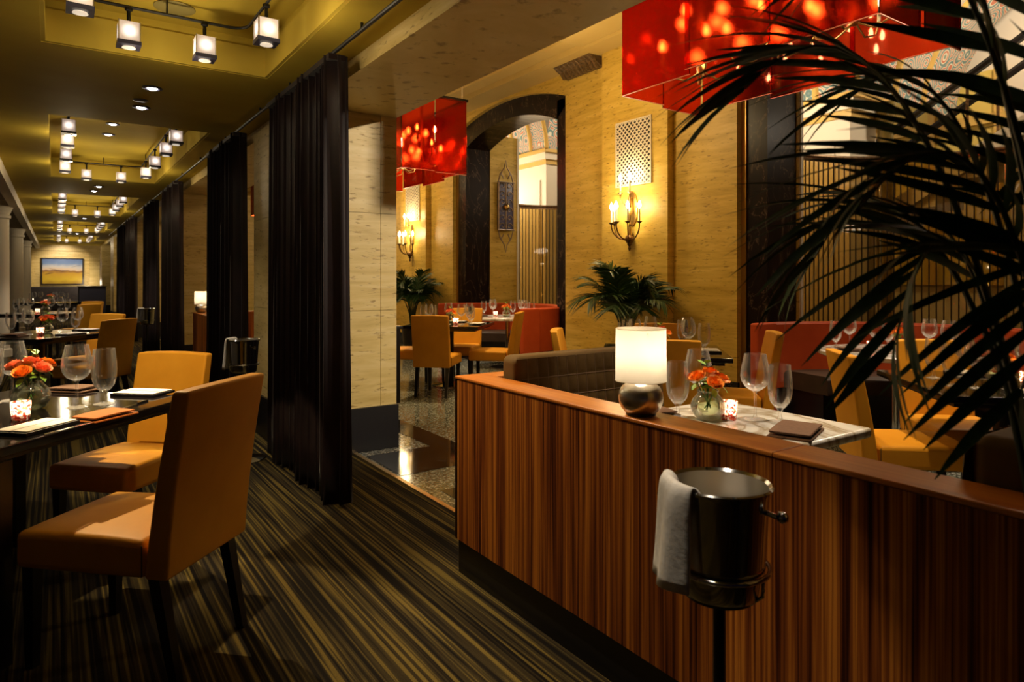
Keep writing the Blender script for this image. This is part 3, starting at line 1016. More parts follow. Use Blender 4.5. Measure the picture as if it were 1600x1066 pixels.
for k in range(0, 5):
    yb = cof[k + 1][0]
    xl, xr = .10, .955
    yn, yf = yb + .30, yb + 3.62
    trk = thing('track_rail', 'dark rectangular lighting rail in the %s ceiling coffer' % cofn[k], 'light track', (0, 0, 0), 0, 'lighting rails')
    zr = ZCUBE + cs + .095
    rr = .10
    pts = []
    for (cx, cy, a0) in ((xr - rr, yf - rr, 0), (xl + rr, yf - rr, PI / 2), (xl + rr, yn + rr, PI), (xr - rr, yn + rr, 1.5 * PI)):
        for q in range(5):
            a = a0 + PI / 2 * q / 4
            pts.append((cx + rr * math.cos(a), cy + rr * math.sin(a), zr))
    pts.append(pts[0])
    MB().tube(pts, .009, 6).build('rail', M_TRACK, trk, smooth=50)
    hg = 0
    for (x, y) in ((xl, yn + .6), (xl, yf - .6), (xr, yn + .6), (xr, yf - .6), ((xl + xr) / 2, yf)):
        MB().tube([(x, y, zr), (x, y, ZCOF)], .006, 6).build('standoff', M_DARKMET, trk)
    spots = []
    for j, y in enumerate((yb + .50, yb + 1.20, yb + 2.13, yb + 3.07 if k else yb + 3.20)):
        spots.append((xl, y, 'left rail', j)); spots.append((xr, y - .06, 'right rail', j))
    spots += [(.337, yf, 'far rail left', 0), (.725, yf, 'far rail right', 0)]
    for x, y, side, j in spots:
        if k == 0 and y < 2.9:
            continue
        if 'far' in side:
            lb = 'glowing frosted cube lamp on the %s of the %s ceiling coffer' % (side.replace('far rail', 'far rail,'), cofn[k])
        else:
            lb = 'glowing frosted cube lamp on the %s of the %s coffer, %s along' % (side, cofn[k], ['first', 'second', 'third', 'last'][j])
        CUBE.put((x, y, ZCUBE), 0, lb, 'cube lamps on the coffer rails')
    # light the cubes give
    for (x, y) in ((.14, yb + .8), (.14, yb + 2.7), (.92, yb + 2.7), (.53, yb + 3.55)):
        if k == 0 and y < 2.5: continue
        light('POINT', (x, y, 2.47), 5.2, (1.0, .80, .50), .05)

# recessed downlights
dl = thing('downlight', 'd', 'downlight')
MB().lathe([(.062, 0), (.066, -.006), (.046, -.010), (.040, .012)], 20, cap0=False, cap1=False).build('trim_ring', M_TRIM, dl, smooth=40)
MB().lathe([(.040, .008), (.030, -.012), (.016, -.018)], 16).build('bulb', M_DOWN, dl, smooth=60)
DOWN = Proto(dl)
sp = thing('ceiling_speaker', 'small round dark speaker between two downlights on the near gallery ceiling', 'speaker', (.532, 5.70, ZC))
MB().lathe([(.05, -.001), (.052, -.006), (.04, -.009)], 20).build('ring', M_TRIM, sp, smooth=40)
MB().lathe([(.039, -.0085), (.02, -.011)], 20).build('grille', M_BLACK, sp, smooth=40)
DL = [(.565, 5.29, ZC, 'between the first two coffers, nearer one'), (.558, 5.93, ZC, 'between the first two coffers, farther one')]
for x, y, t in ((.35, 7.15, 'left of the cluster in the second coffer'), (.50, 7.25, 'first of the middle row in the second coffer'), (.80, 7.05, 'right of the cluster in the second coffer'),
                (.49, 7.95, 'second of the middle row in the second coffer'), (.485, 8.55, 'last of the middle row in the second coffer')):
    DL.append((x, y, ZCOF, t))
DL += [(.525, 11.35, ZC, 'between the second and third coffers, nearer one'), (.49, 11.95, ZC, 'between the second and third coffers, farther one'),
       (.50, 13.3, ZCOF, 'inside the third coffer'), (.54, 17.5, ZC, 'between the third and fourth coffers'), (.54, 23.5, ZC, 'between the fourth and fifth coffers')]
for x, y, z, t in DL:
    DOWN.put((x, y, z - .001), 0, 'bright recessed downlight ' + t, 'recessed gallery downlights')
sk = thing('ceiling_speaker', 'large painted round speaker disc in the nearest ceiling coffer', 'speaker', (.58, 4.34, ZCOF))
MB().lathe([(.11, -.001), (.112, -.006), (.10, -.010)], 28).build('ring', M_SPEAK, sk, smooth=40)
MB().lathe([(.098, -.0095), (.05, -.012)], 28).build('grille', M_SPEAK, sk, smooth=40)
# narrow beams of the ceiling lamps, and one added spot on the partition
light('SPOT', (.10, 5.05, 2.60), 300, (1.0, .72, .36), .015, (.15, 2.95, .6), 32, .12)
light('SPOT', (.02, 2.20, 2.58), 180, (1.0, .76, .42), .015, (.36, 3.72, .6), 36, .12)
light('SPOT', (.10, 3.80, 2.58), 110, SOFTW, .02, (.0, 3.50, .75), 34, .5)
light('SPOT', (.955, 1.12, 2.58), 80, SOFTW, .03, (1.19, .95, .85), 20, .5)
light('SPOT', (.725, 4.24, 2.58), 40, SOFTW, .03, (1.0, 3.4, 0), 60, .8)
light('SPOT', (1.10, 3.10, 2.58), 230, (1.0, .76, .46), .03, (1.465, 2.15, .85), 52, .9)  # added spot away from any fitting, brightens the walnut partition
light('SPOT', (.56, 5.29, 2.63), 70, SOFTW, .03, (.95, 4.9, 0), 60, .8)
light('SPOT', (.56, 5.93, 2.63), 60, SOFTW, .03, (1.05, 5.7, 0), 60, .8)
light('SPOT', (.50, 7.95, 2.86), 110, SOFTW, .03, (.0, 8.1, .75), 55, .6)
light('SPOT', (.50, 8.55, 2.86), 80, SOFTW, .03, (.5, 8.8, .6), 50, .6)
light('SPOT', (.49, 11.6, 2.62), 90, SOFTW, .03, (.5, 12.3, 0), 80, .7)
light('SPOT', (.50, 13.3, 2.86), 90, SOFTW, .03, (.0, 13.3, .75), 60, .6)
light('SPOT', (.54, 17.5, 2.62), 90, SOFTW, .03, (.3, 18.2, 0), 80, .7)
light('SPOT', (.54, 23.5, 2.62), 90, SOFTW, .03, (.3, 24.2, 0), 80, .7)
light('SPOT', (.25, 30.6, 2.62), 120, SOFTW, .03, (.25, 32, 1.5), 90, .7)
light('POINT', (1.05, 31.2, 1.15), 14, SOFTW, .1)

# ================================================================== NEAR BOOTH: PARTITION, BENCHES, TABLE
PZ = .87


def partition(name, label, y_end, y_start, lx, long):
    p = thing(name, label, 'partition', (0, 0, 0))
    x0, x1 = 1.465, 1.60
    yw = (y_end - y_start) / long
    for i in range(long):
        a = y_start + i * yw; b = a + yw
        MB().box(x0, x0 + .02, a + .0008, b - .0008, .15, PZ - .014).build('veneer_panel', M_WALNUT, p)
    MB().box(x0 + .02, x1, y_start, y_end - .02, .15, PZ - .014).build('core', M_WALNUT, p)
    MB().box(x0, lx, y_end - .02, y_end, .15, PZ - .014).build('end_panel', M_WALNUT, p)
    MB().box(x1, lx, y_end - .12, y_end - .02, .15, PZ - .014).build('return_core', M_WALNUT, p)
    MB().box(x0 + .012, x1, y_start, y_end - .012, 0, .15).build('plinth', M_BLACK, p)
    MB().box(x1, lx, y_end - .11, y_end - .012, 0, .15).build('plinth', M_BLACK, p)
    js = [y_start, y_start + (y_end - y_start) * .5, y_end] if long > 3 else [y_start, y_end]
    for a, b in zip(js[:-1], js[1:]):
        rbox('cap_rail', (x0 - .002, x1 + .006, a + .0006, b - .0006, PZ - .014, PZ), M_CAPY, p, bev=.004, seg=2)
    rbox('cap_rail', (x1 + .0065, lx, y_end - .125, y_end, PZ - .014, PZ), M_CAPX, p, bev=.004, seg=2)
    return p


partition('wood_partition', 'low walnut veneer partition wall around the near booth', 2.57, -.6, 2.52, 6)
partition('wood_partition', 'far walnut partition with a small lit lamp, beyond the near pier', 9.38, 7.0, 2.5, 3)


def bench(label, y_back, facing, x0, x1, grp):
    """booth bench; its quilted back stands at y_back, facing +-y"""
    b = thing('booth_bench', label, 'bench', (0, y_back, 0), 0, grp)
    s = facing
    nx, nz = 16, 6
    H0, H1 = .44, .955
    def fn(u, v):
        x = x0 + (x1 - x0) * u
        z = H0 + (H1 - H0) * v
        q = min(abs(math.sin(PI * u * nx)), 1) ** .45 * min(abs(math.sin(PI * v * nz)), 1) ** .45
        e = (1 - max(abs(2 * u - 1) ** 14, 0)) * (1 - (max(2 * v - 1, 0)) ** 10)
        return (x, s * (.06 + .007 * q + .0 * e + .05 * (1 - v)), z)
    m = MB().grid(fn, nx * 6, nz * 6)
    m.build('quilted_back', M_QUILT, b, smooth=70)
    r = .045
    rbox('back_pad', (x0, x1, -.065 * s if s > 0 else -.058, .058 if s > 0 else .065, H0, H1 + .012), M_QUILT, b, bev=.035, seg=4)
    pp = MB()
    for i in range(1, nx):
        x = x0 + (x1 - x0) * i / nx
        pp.tube([(x, s * (.0605 + .05 * (1 - v)), H0 + (H1 - H0) * v) for v in (0, .5, 1)], .0022, 5)
    for j in range(1, nz):
        v = j / nz
        pp.tube([(x0 + .02, s * (.0605 + .05 * (1 - v)), H0 + (H1 - H0) * v), (x1 - .02, s * (.0605 + .05 * (1 - v)), H0 + (H1 - H0) * v)], .0022, 5)
    pp.build('stitching', simple('tan_thread', (.20, .12, .06), .7) if 'tan_thread' not in MATS else MATS['tan_thread'], b)
    ya, yb = (.06, .56) if s > 0 else (-.56, -.06)
    rbox('seat_cushion', (x0, x1, ya, yb, .32, .46), M_LEATHB, b, bev=.03, seg=4)
    MB().box(x0 + .01, x1 - .01, min(ya, yb) + .03 if s < 0 else ya - .1, yb - .03 if s > 0 else yb + .1, 0.0, .32).build('bench_base', M_BLACK, b)
    return b


bench('brown quilted booth bench behind the walnut partition, beyond the lamp', 2.375, -1, 1.62, 2.50, 'quilted booth benches')
bench('brown quilted booth bench at the right edge behind the palm fronds', .56, 1, 1.62, 2.36, 'quilted booth benches')

mt = thing('marble_table', 'rectangular white marble booth table behind the walnut partition', 'table', (2.06, 1.60, 0))
rbox('marble_top', (-.45, .43, -.34, .36, .712, .75), M_WMARB, mt, bev=.012, seg=3)
MB().lathe([(.035, .02), (.035, .70)], 16).build('column', M_DARKMET, mt, smooth=40)
MB().lathe([(.24, 0), (.24, .012), (.05, .03)], 28).build('base', M_DARKMET, mt, smooth=30)
MB().box(-.25, .25, -.04, .04, .69, .712).build('spreader', M_DARKMET, mt)

# ================================================================== TABLE LAMPS
def table_lamp(loc, label, power=7.0):
    l = thing('table_lamp', label, 'lamp', loc, 0, 'nickel table lamps')
    prof = [(.046, .006), (.052, .010), (.062, .022), (.069, .040), (.071, .055), (.068, .072), (.060, .088), (.046, .100), (.026, .107), (.012, .109)]
    MB().lathe(prof, 36).build('base', M_STEELB, l, smooth=60)
    MB().lathe([(.047, 0), (.047, .006), (.04, .008)], 32).build('foot', M_BLACK, l, smooth=40)
    MB().lathe([(.010, .105), (.010, .165), (.016, .168), (.016, .19)], 12).build('stem', M_STEELB, l, smooth=40)
    sh = MB().lathe([(.0805, .108), (.079, .272)], 40, cap0=False, cap1=False).build('shade', M_SHADE, l, smooth=60)
    MB().torus((0, 0, .272), .0788, .0014, 40, 6).build('shade_trim', M_SHADE, l, smooth=60)
    MB().torus((0, 0, .108), .0803, .0014, 40, 6).build('shade_trim', M_SHADE, l, smooth=60)
    sp_ = MB()
    for q in range(3):
        a = q * 2 * PI / 3
        sp_.tube([(.008 * math.cos(a), .008 * math.sin(a), .185), (.079 * math.cos(a), .079 * math.sin(a), .262)], .0012, 5)
    sp_.build('spider', M_DARKMET, l)
    MB().ball((0, 0, .208), .017, 12, 8, 1.2).build('bulb', M_BULB, l, smooth=80)
    light('POINT', (loc[0], loc[1], loc[2] + .200), power, (1.0, .80, .55), .032)
    return l


table_lamp((1.532, 1.50, PZ), 'lit white-shaded nickel table lamp on the near walnut partition', 1.1)
table_lamp((1.535, 9.20, PZ), 'small lit lamp on the far walnut partition between dark curtains', 1.3)

# ================================================================== ICE BUCKETS
def bucket_set(loc, rim, which, towel_dir, sc=1.0):
    x, y, _ = loc
    R = .110 * sc
    hb = .232 * sc
    stn = thing('bucket_stand', 'slim metal floor stand holding the ice bucket ' + which, 'stand', (x, y, 0), 0, 'ice bucket stands')
    zr = rim - hb
    MB().torus((0, 0, zr + .055), R * .96, .0055, 36, 8).build('ring', M_STEEL, stn, smooth=80)
    MB().lathe([(R * .70, zr - .012), (R * .72, zr - .004), (R * .3, zr - .003)], 28).build('tray', M_DARKMET, stn, smooth=30)
    MB().lathe([(.014, .02), (.014, zr - .012)], 14).build('pole', M_DARKMET, stn, smooth=40)
    MB().lathe([(.15, 0), (.15, .008), (.135, .014), (.04, .022), (.018, .05)], 36).build('foot', M_STEEL, stn, smooth=40)
    for q in range(3):
        a = q * 2 * PI / 3 + .6
        MB().tube([(R * .68 * math.cos(a), R * .68 * math.sin(a), zr - .008), (R * .96 * math.cos(a), R * .96 * math.sin(a), zr + .02), (R * .965 * math.cos(a), R * .965 * math.sin(a), zr + .055)], .004, 6).build('prong', M_STEEL, stn, smooth=50)
    b = thing('ice_bucket', 'polished steel ice bucket ' + which, 'ice bucket', (x, y, zr), 0, 'ice buckets')
    prof = [(.002, .0), (R * .80, .0), (R * .84, .012), (R * .88, .06), (R * .95, hb - .02), (R * .97, hb - .006), (R * 1.03, hb - .003), (R * 1.04, hb + .003), (R * 1.0, hb + .006), (R * .94, hb)]
    MB().lathe(prof, 44, cap0=False, cap1=False).build('body', M_STEEL, b, smooth=50)
    MB().lathe([(R * .94, hb), (R * .92, hb - .02), (R * .80, .02), (.002, .018)], 44, cap0=False, cap1=False).build('lining', M_STEELB, b, smooth=50)
    for s in (0, PI):
        a = s - YAW - .62
        c, d = math.cos(a), math.sin(a)
        r0 = R * .94
        MB().tube([(r0 * c, r0 * d, hb - .045), ((r0 + .022) * c, (r0 + .022) * d, hb - .05)], .006, 8).build('handle_stud', M_STEEL, b, smooth=50)
        MB().ball(((r0 + .03) * c, (r0 + .03) * d, hb - .048), .013, 12, 8).build('handle_knob', M_STEEL, b, smooth=80)
    # linen towel over the rim
    c, d = math.cos(towel_dir), math.sin(towel_dir)
    path = [(R * .30, hb - .085), (R * .62, hb - .045), (R * .82, hb - .010), (R * .95, hb + .009), (R * 1.04, hb + .012), (R * 1.10, hb - .002), (R * 1.13, hb - .03), (R * 1.16, hb - .09), (R * 1.20, hb - .15), (R * 1.26, hb - .21)]
    def fn(u, v):
        t = v * (len(path) - 1); i = min(int(t), len(path) - 2); f = t - i
        r = path[i][0] * (1 - f) + path[i + 1][0] * f
        z = path[i][1] * (1 - f) + path[i + 1][1] * f
        wv = (u - .5)
        wid = (.135 + .03 * max(v - .35, 0)) * sc
        out = .006 * math.sin(u * 9 + v * 2) * max(v - .3, 0) * 2
        k = R * 1.06
        tx = wv * wid
        sag = (k - math.sqrt(max(k * k - tx * tx, 0))) * (1 if v > .2 else .2)
        rr = r - sag * .9 + out
        zz = z + (.012 * wv if v > .8 else 0)
        return (rr * c - tx * d, rr * d + tx * c, zz)
    tw = MB().grid(fn, 14, 26).build('linen_towel', M_TOWEL, None, smooth=80, loc=(x, y, zr))
    sm = tw.modifiers.new('solid', 'SOLIDIFY'); sm.thickness = .006; sm.offset = 1
    tag(tw, 'white towel over the ice bucket ' + which, 'towel', 'ice bucket towels')


LEFTD = math.atan2(math.sin(YAW) * 1.0, -math.cos(YAW))   # image-left as seen by the photographer
bucket_set((1.215, .95, 0), .845, 'in front of the walnut partition', LEFTD + .15)
bucket_set((1.12, 5.02, 0), .86, 'behind the amber chairs by the near pier', LEFTD, .98)
bucket_set((1.14, 11.35, 0), .85, 'in front of the second pier', LEFTD, .98)

# ================================================================== CHAIRS
def make_chair():
    t = thing('dining_chair', 'chair', 'chair')          # seat faces +y
    W = .208
    def sf(v):
        x, y, z = v
        k = 1 - (abs(x) / W) ** 4 * .4
        if z > .385:
            z += .012 * k * (1 - ((y - .02) / .26) ** 2)
        return (x * (1 + .03 * (y + .2)), y, z)
    rbox('seat', (-W, W, -.205, .255, .325, .44), M_LEATH, t, bev=.022, seg=3, fn=sf)
    def bf(v):
        x, y, z = v
        h = max((z - .325) / .575, 0)
        th = 1 - .30 * h
        yc = -.245 - .085 * h ** 1.35 - .018 * (1 - (x / W) ** 2) * h
        return (x * (1 + .012 * h), yc + y * th, z + .006 * (1 - (x / W) ** 2) * h)
    rbox('backrest', (-W, W, -.040, .040, .325, .900), M_LEATH, t, bev=.012, seg=3, fn=bf)
    for sx in (-1, 1):
        for sy, y in ((1, .225), (-1, -.225)):
            x = sx * .172
            b = MB()
            k = .020
            tt = .014
            yb = y - .065 if sy < 0 else y + .0
            vs_ = [(x - tt, yb - tt, 0), (x + tt, yb - tt, 0), (x + tt, yb + tt, 0), (x - tt, yb + tt, 0),
                   (x - k, y - k, .328), (x + k, y - k, .328), (x + k, y + k, .328), (x - k, y + k, .328)]
            b.add(vs_, [(3, 2, 1, 0), (4, 5, 6, 7), (0, 1, 5, 4), (1, 2, 6, 5), (2, 3, 7, 6), (3, 0, 4, 7)])
            b.build('leg', M_DKWOOD, t)
    sm = MB()
    for sx in (-1, 1):
        sm.tube([(sx * (W + .0015), -.20, .335), (sx * (W + .0015), -.20, .43)], .002, 5)
    sm.build('seam', MATS['brown_leather'], t)
    return t


CH = Proto(make_chair())


def chair(back_xy, face, label, group, sc=1.0):
    """place by the centre of the top of the backrest and the direction the seat faces"""
    f = Vector((face[0], face[1])).normalized()
    rz = math.atan2(-f.x, f.y)
    ox, oy = back_xy[0] + f.x * .33 * sc, back_xy[1] + f.y * .33 * sc
    return CH.put((ox, oy, 0), rz, label, group, sc)


NE, SW, SE, NW = (1, 1), (-1, -1), (1, -1), (-1, 1)
chair((.478, 2.458), NW, 'amber leather chair with its back to us in left foreground', 'gallery dining chairs', 1.05)
chair((.535, 3.99), (-.72, -.70), 'amber leather chair facing us across the near gallery table', 'gallery dining chairs')
chair((.53, 7.62), NW, 'shadowed amber chair with dark back at the second gallery table', 'gallery dining chairs')
chair((.50, 8.83), SW, 'amber chair facing us at the second gallery table', 'gallery dining chairs')
chair((.45, 12.4), NW, 'dark-backed chair at the third gallery table', 'gallery dining chairs')
chair((.55, 13.9), SW, 'amber chair facing us at the third gallery table', 'gallery dining chairs')
TA = (3.99, 7.12); TB = (3.86, 3.55); TC = (4.10, 1.40)
chair((3.36, 6.45), NE, 'amber chair with its back to us at the black hall table left', 'hall dining chairs')
chair((TA[0] + .62, TA[1] - .60), NW, 'amber chair seen side-on right of the left hall table', 'hall dining chairs')
chair((TA[0] + .60, TA[1] + .60), SW, 'amber chair facing us behind the left hall table', 'hall dining chairs')
chair((TA[0] - .66, TA[1] + .62), SE, 'amber chair half hidden by the near pier at the left hall table', 'hall dining chairs')
chair((TB[0] - .58, TB[1] - .58), NE, 'amber chair with its back to us right behind the lamp shade', 'hall dining chairs')
chair((TB[0] + .58, TB[1] - .58), NW, 'amber chair beside the rust booth end, behind the wine glasses', 'hall dining chairs')
chair((TB[0] - .58, TB[1] + .58), SE, 'amber chair peeping over the quilted bench, left of the far palm', 'hall dining chairs')
chair((TB[0] + .58, TB[1] + .58), SW, 'amber chair facing us behind the middle hall table', 'hall dining chairs')
chair((TC[0] - .56, TC[1] + .56), SE, 'amber chair in profile right of the marble table, seat lit', 'hall dining chairs')
chair((TC[0] + .60, TC[1] + .60), SW, 'amber chair facing us behind the palm at right hall table', 'hall dining chairs')

# ================================================================== DARK TABLES
def dark_table(c, side, label, grp, four_legs=False):
    t = thing('dining_table', label, 'table', (c[0], c[1], 0), PI / 4, grp)
    h = side / 2
    rbox('table_top', (-h, h, -h, h, .715, .75), M_LACQ, t, bev=.004, seg=2)
    MB().box(-h + .05, h - .05, -h + .05, h - .05, .690, .715).build('apron', M_DKWOOD, t)
    if four_legs:
        for sx in (-1, 1):
            for sy in (-1, 1):
                MB().box(sx * (h - .06) - .028, sx * (h - .06) + .028, sy * (h - .06) - .028, sy * (h - .06) + .028, 0, .69).build('leg', M_DKWOOD, t)
    else:
        MB().lathe([(.045, .03), (.045, .69)], 16).build('column', M_DARKMET, t, smooth=40)
        MB().lathe([(.23, 0), (.23, .012), (.05, .035)], 28).build('base', M_STEEL, t, smooth=30)
    return t


G1 = (-.157, 3.42); G2 = (-.13, 8.12); G3 = (-.15, 13.2); G4 = (-.1, 19.0)
dark_table(G1, 1.0, 'black lacquer table in the left foreground with votive and roses', 'gallery tables', True)
dark_table(G2, 1.0, 'second black lacquer table along the gallery windows', 'gallery tables', True)
dark_table(G3, 1.0, 'third black lacquer table along the gallery windows', 'gallery tables', True)
dark_table(G4, 1.0, 'fourth, far black lacquer table along the gallery windows', 'gallery tables', True)
dark_table(TA, .92, 'black hall table on a steel base, seen past the near pier', 'hall tables')
dark_table(TB, .92, 'black hall table behind the lamp shade and quilted bench', 'hall tables')
dark_table(TC, .92, 'black hall table behind the palm fronds at right', 'hall tables')

# ================================================================== BOOTHS IN THE ARCHES
def arch_booth(cy, label):
    b = thing('curved_booth', label, 'booth', (5.28, cy, 0), 0, 'rust leather booths')
    R, th = 1.14, .085
    A0, A1 = -1.42, 1.42
    n = 40
    def ring(r0, r1, z0, z1, name, mat, a0=A0, a1=A1, bev=.0):
        vs_ = []; fs = []
        for i in range(n + 1):
            a = a0 + (a1 - a0) * i / n
            c, s = math.cos(a), math.sin(a)
            for r, z in ((r0, z0), (r1, z0), (r1, z1 - bev), (r1 - bev, z1), (r0 + bev, z1), (r0, z1 - bev)):
                vs_.append((r * c, r * s, z))
        for i in range(n):
            for j in range(6):
                k = (j + 1) % 6
                fs.append((i * 6 + j, i * 6 + k, (i + 1) * 6 + k, (i + 1) * 6 + j))
        fs += [tuple(range(6)), tuple(reversed(range(n * 6, n * 6 + 6)))]
        return MB().add(vs_, fs).build(name, mat, b, smooth=40)
    # straight wings reach forward from the curved back
    ring(R, R + th, .30, .90, 'back_pad', M_REDL, bev=.02)
    ring(R + .01, R + th - .01, .0, .30, 'kick_panel', M_BLACK)
    ring(R - .50, R - .002, .30, .46, 'seat_cushion', M_LEATHB, A0 + .08, A1 - .08, bev=.03)
    ring(R - .44, R - .01, .0, .30, 'seat_base', M_BLACK, A0 + .1, A1 - .1)
    for s, a in ((1, A1), (-1, A0)):
        x, y = (R) * math.cos(a), (R) * math.sin(a)
        y0_, y1_ = (y, y + th) if s > 0 else (y - th, y)
        rbox('wing', (x - .28, x + .02, y0_, y1_, .0, .90), M_REDL, b, bev=.02, seg=3)
    return b


arch_booth(2.50, 'curved rust leather booth in the right-hand arch')
arch_booth(8.45, 'curved rust leather booth in the left-hand arch')


def white_table(c, label):
    t = thing('round_table', label, 'table', (c[0], c[1], 0), 0, 'round white tables')
    MB().lathe([(.54, .712), (.55, .718), (.55, .742), (.54, .75), (.002, .75)], 48, cap1=False).build('marble_top', M_WMARB, t, smooth=30)
    MB().lathe([(.035, .02), (.035, .71)], 16).build('column', M_STEEL, t, smooth=40)
    MB().lathe([(.26, 0), (.26, .012), (.05, .03)], 28).build('base', M_STEEL, t, smooth=30)


W1 = (5.48, 8.05); W2 = (5.30, 2.50)
white_table(W1, 'round white marble table in the left-hand arch booth')
white_table(W2, 'round white marble table in the right-hand arch booth')

# ================================================================== TABLEWARE PROTOTYPES
def shell(outer, th=.0014):
    """inner profile of a thin glass bowl, listed from the rim down"""
    inner = [(max(r - th, .0015), z + (th if i == 0 else 0)) for i, (r, z) in enumerate(outer)]
    return inner


def glass_thing(name, cat, foot, stem, bowl):
    t = thing(name, name, cat)
    n = 22
    MB().lathe([(.0015, 0)] + foot, n, cap0=False, cap1=False).build('foot', M_GLASS, t, smooth=50)
    MB().lathe([foot[-1]] + stem, n, cap0=False, cap1=False).build('stem', M_GLASS, t, smooth=50)
    prof = [stem[-1]] + bowl
    inner = [(r - .0014, z) for r, z in reversed(bowl)] + [(.001, bowl[0][1] + .0025)]
    MB().lathe(prof + inner, n, cap0=False, cap1=False).build('bowl', M_GLASS, t, smooth=60)
    return Proto(t)


WINE = glass_thing('wine_glass', 'wine glass', [(.040, .0), (.041, .0015), (.030, .004), (.008, .009)], [(.0045, .02), (.0042, .06), (.0045, .095), (.008, .104)],
                   [(.020, .110), (.038, .123), (.050, .142), (.0545, .162), (.053, .185), (.048, .210), (.043, .232), (.040, .248)])
GOB = glass_thing('water_goblet', 'goblet', [(.037, 0), (.038, .0015), (.026, .004), (.010, .010)], [(.007, .022), (.0065, .034), (.010, .046)],
                  [(.020, .056), (.036, .076), (.043, .102), (.0455, .130), (.0445, .165), (.041, .195), (.0385, .220)])

# vase of roses
vz = thing('rose_vase', 'v', 'vase')
vp = [(.030, .0), (.044, .006), (.058, .030), (.061, .048), (.054, .070), (.038, .088), (.034, .096), (.038, .104)]
MB().lathe([(.0015, 0)] + vp + [(r - .0025, z) for r, z in reversed(vp[1:])] + [(.001, .006)], 28, cap0=False, cap1=False).build('glass_body', M_VASE, vz, smooth=60)
MB().lathe([(.001, .008)] + [(r - .004, z) for r, z in vp[1:5]] + [(.001, .070)], 24, cap0=False, cap1=False).build('water', M_WATER, vz, smooth=60)
VASE = Proto(vz)


def make_rose(mat, nm):
    t = thing('rose', nm, 'flower')
    b = MB()
    rnd = random.Random(3)
    for ring, (cnt, r, hgt, lean) in enumerate(((1, .005, .034, 0), (3, .009, .035, .05), (4, .014, .034, .12), (5, .019, .031, .22), (6, .024, .025, .42))):
        for q in range(cnt):
            a0 = 2 * PI * q / cnt + ring * .7
            span = 2 * PI / cnt * 1.35 if cnt > 1 else 5.2
            def fn(u, v, a0=a0, span=span, r=r, hgt=hgt, lean=lean, ring=ring):
                a = a0 + (u - .5) * span * (.40 + .60 * math.sin(PI / 2 * min(v * 1.5, 1)))
                rr = .003 + r * (v ** .6) + lean * .010 * v * v
                z = -.012 + hgt * (v - .22 * lean * v * v) + .004 - .007 * v * (2 * u - 1) ** 2
                return (rr * math.cos(a), rr * math.sin(a), z)
            b.grid(fn, 6, 5)
    bl_ = b.build('bloom', mat, t, smooth=80)
    MB().tube([(0, 0, -.012), (.002, 0, -.05), (.0, .003, -.115)], .0022, 6).build('stem', M_STEMG, t)
    lf = MB()
    for a in (.4, 2.6, 4.5):
        c, s = math.cos(a), math.sin(a)
        lf.grid(lambda u, v: (c * (.006 + .034 * v) - s * (u - .5) * .022 * math.sin(PI * (v * .92 + .06)), s * (.006 + .034 * v) + c * (u - .5) * .022 * math.sin(PI * (v * .92 + .06)), -.016 - .012 * v * v + .004 * abs(u - .5)), 4, 5)
    lf.build('sepal_leaves', M_LEAFG, t, smooth=80)
    return Proto(t)


ROSE_O = make_rose(M_ROSE_O, 'orange rose'); ROSE_P = make_rose(M_ROSE_P, 'coral rose')
sg = thing('leaf_sprig', 's', 'leaf')
MB().tube([(0, 0, -.10), (.004, 0, -.03), (.008, .004, .05)], .0018, 5).build('stem', M_STEMG, sg)
for q, (a, z) in enumerate(((.3, .0), (2.4, .012), (4.2, .02), (1.3, .032), (3.5, .040))):
    c, s = math.cos(a), math.sin(a)
    MB().grid(lambda u, v: (.006 + c * (.004 + .036 * v) - s * (u - .5) * .024 * math.sin(PI * (v * .92 + .06)), s * (.004 + .036 * v) + c * (u - .5) * .024 * math.sin(PI * (v * .92 + .06)), z + .024 * v - .008 * v * v), 4, 5).build('leaf', M_LEAFG, sg, smooth=80)
SPRIG = Proto(sg)

vt = thing('votive', 'votive', 'candle')
MB().lathe([(.028, 0), (.030, .004), (.0345, .072)], 24, cap1=False).build('mosaic_cup', M_MOSAIC, vt, smooth=40)
MB().lathe([(.026, .008), (.0265, .026), (.001, .026)], 18, cap1=False).build('wax', M_CANDLE, vt, smooth=40)
MB().lathe([(.001, .028), (.005, .036), (.0045, .044), (.001, .056)], 10, cap0=False, cap1=False).build('flame', M_WICK, vt, smooth=80)
VOT = Proto(vt)


def folder_proto():
    t = thing('menu_card', 'm', 'menu')
    rbox('folder', (-.115, .115, -.075, .075, .0, .012), M_FOLDER, t, bev=.002, seg=2)
    rbox('menu_sheet', (-.105, .105, -.067, .067, .0125, .0165), M_WHITE, t, bev=.0008, seg=1)
    MB().box(-.112, .112, -.004, .004, .0168, .0182).build('band', M_WHITE, t)
    return Proto(t)


CARD = folder_proto()


def napkin_proto(mat, nm):
    t = thing('napkin', nm, 'napkin')
    def wf(v):
        x, y, z = v
        return (x, y, z + .006 * math.sin((x + .1) * 14) * (.5 + y * 3) + .004)
    rbox('lower_fold', (-.10, .10, -.062, .062, .0, .008), mat, t, bev=.003, seg=2)
    rbox('upper_fold', (-.098, .085, -.060, .058, .009, .017), mat, t, bev=.004, seg=2, fn=wf)
    return Proto(t)


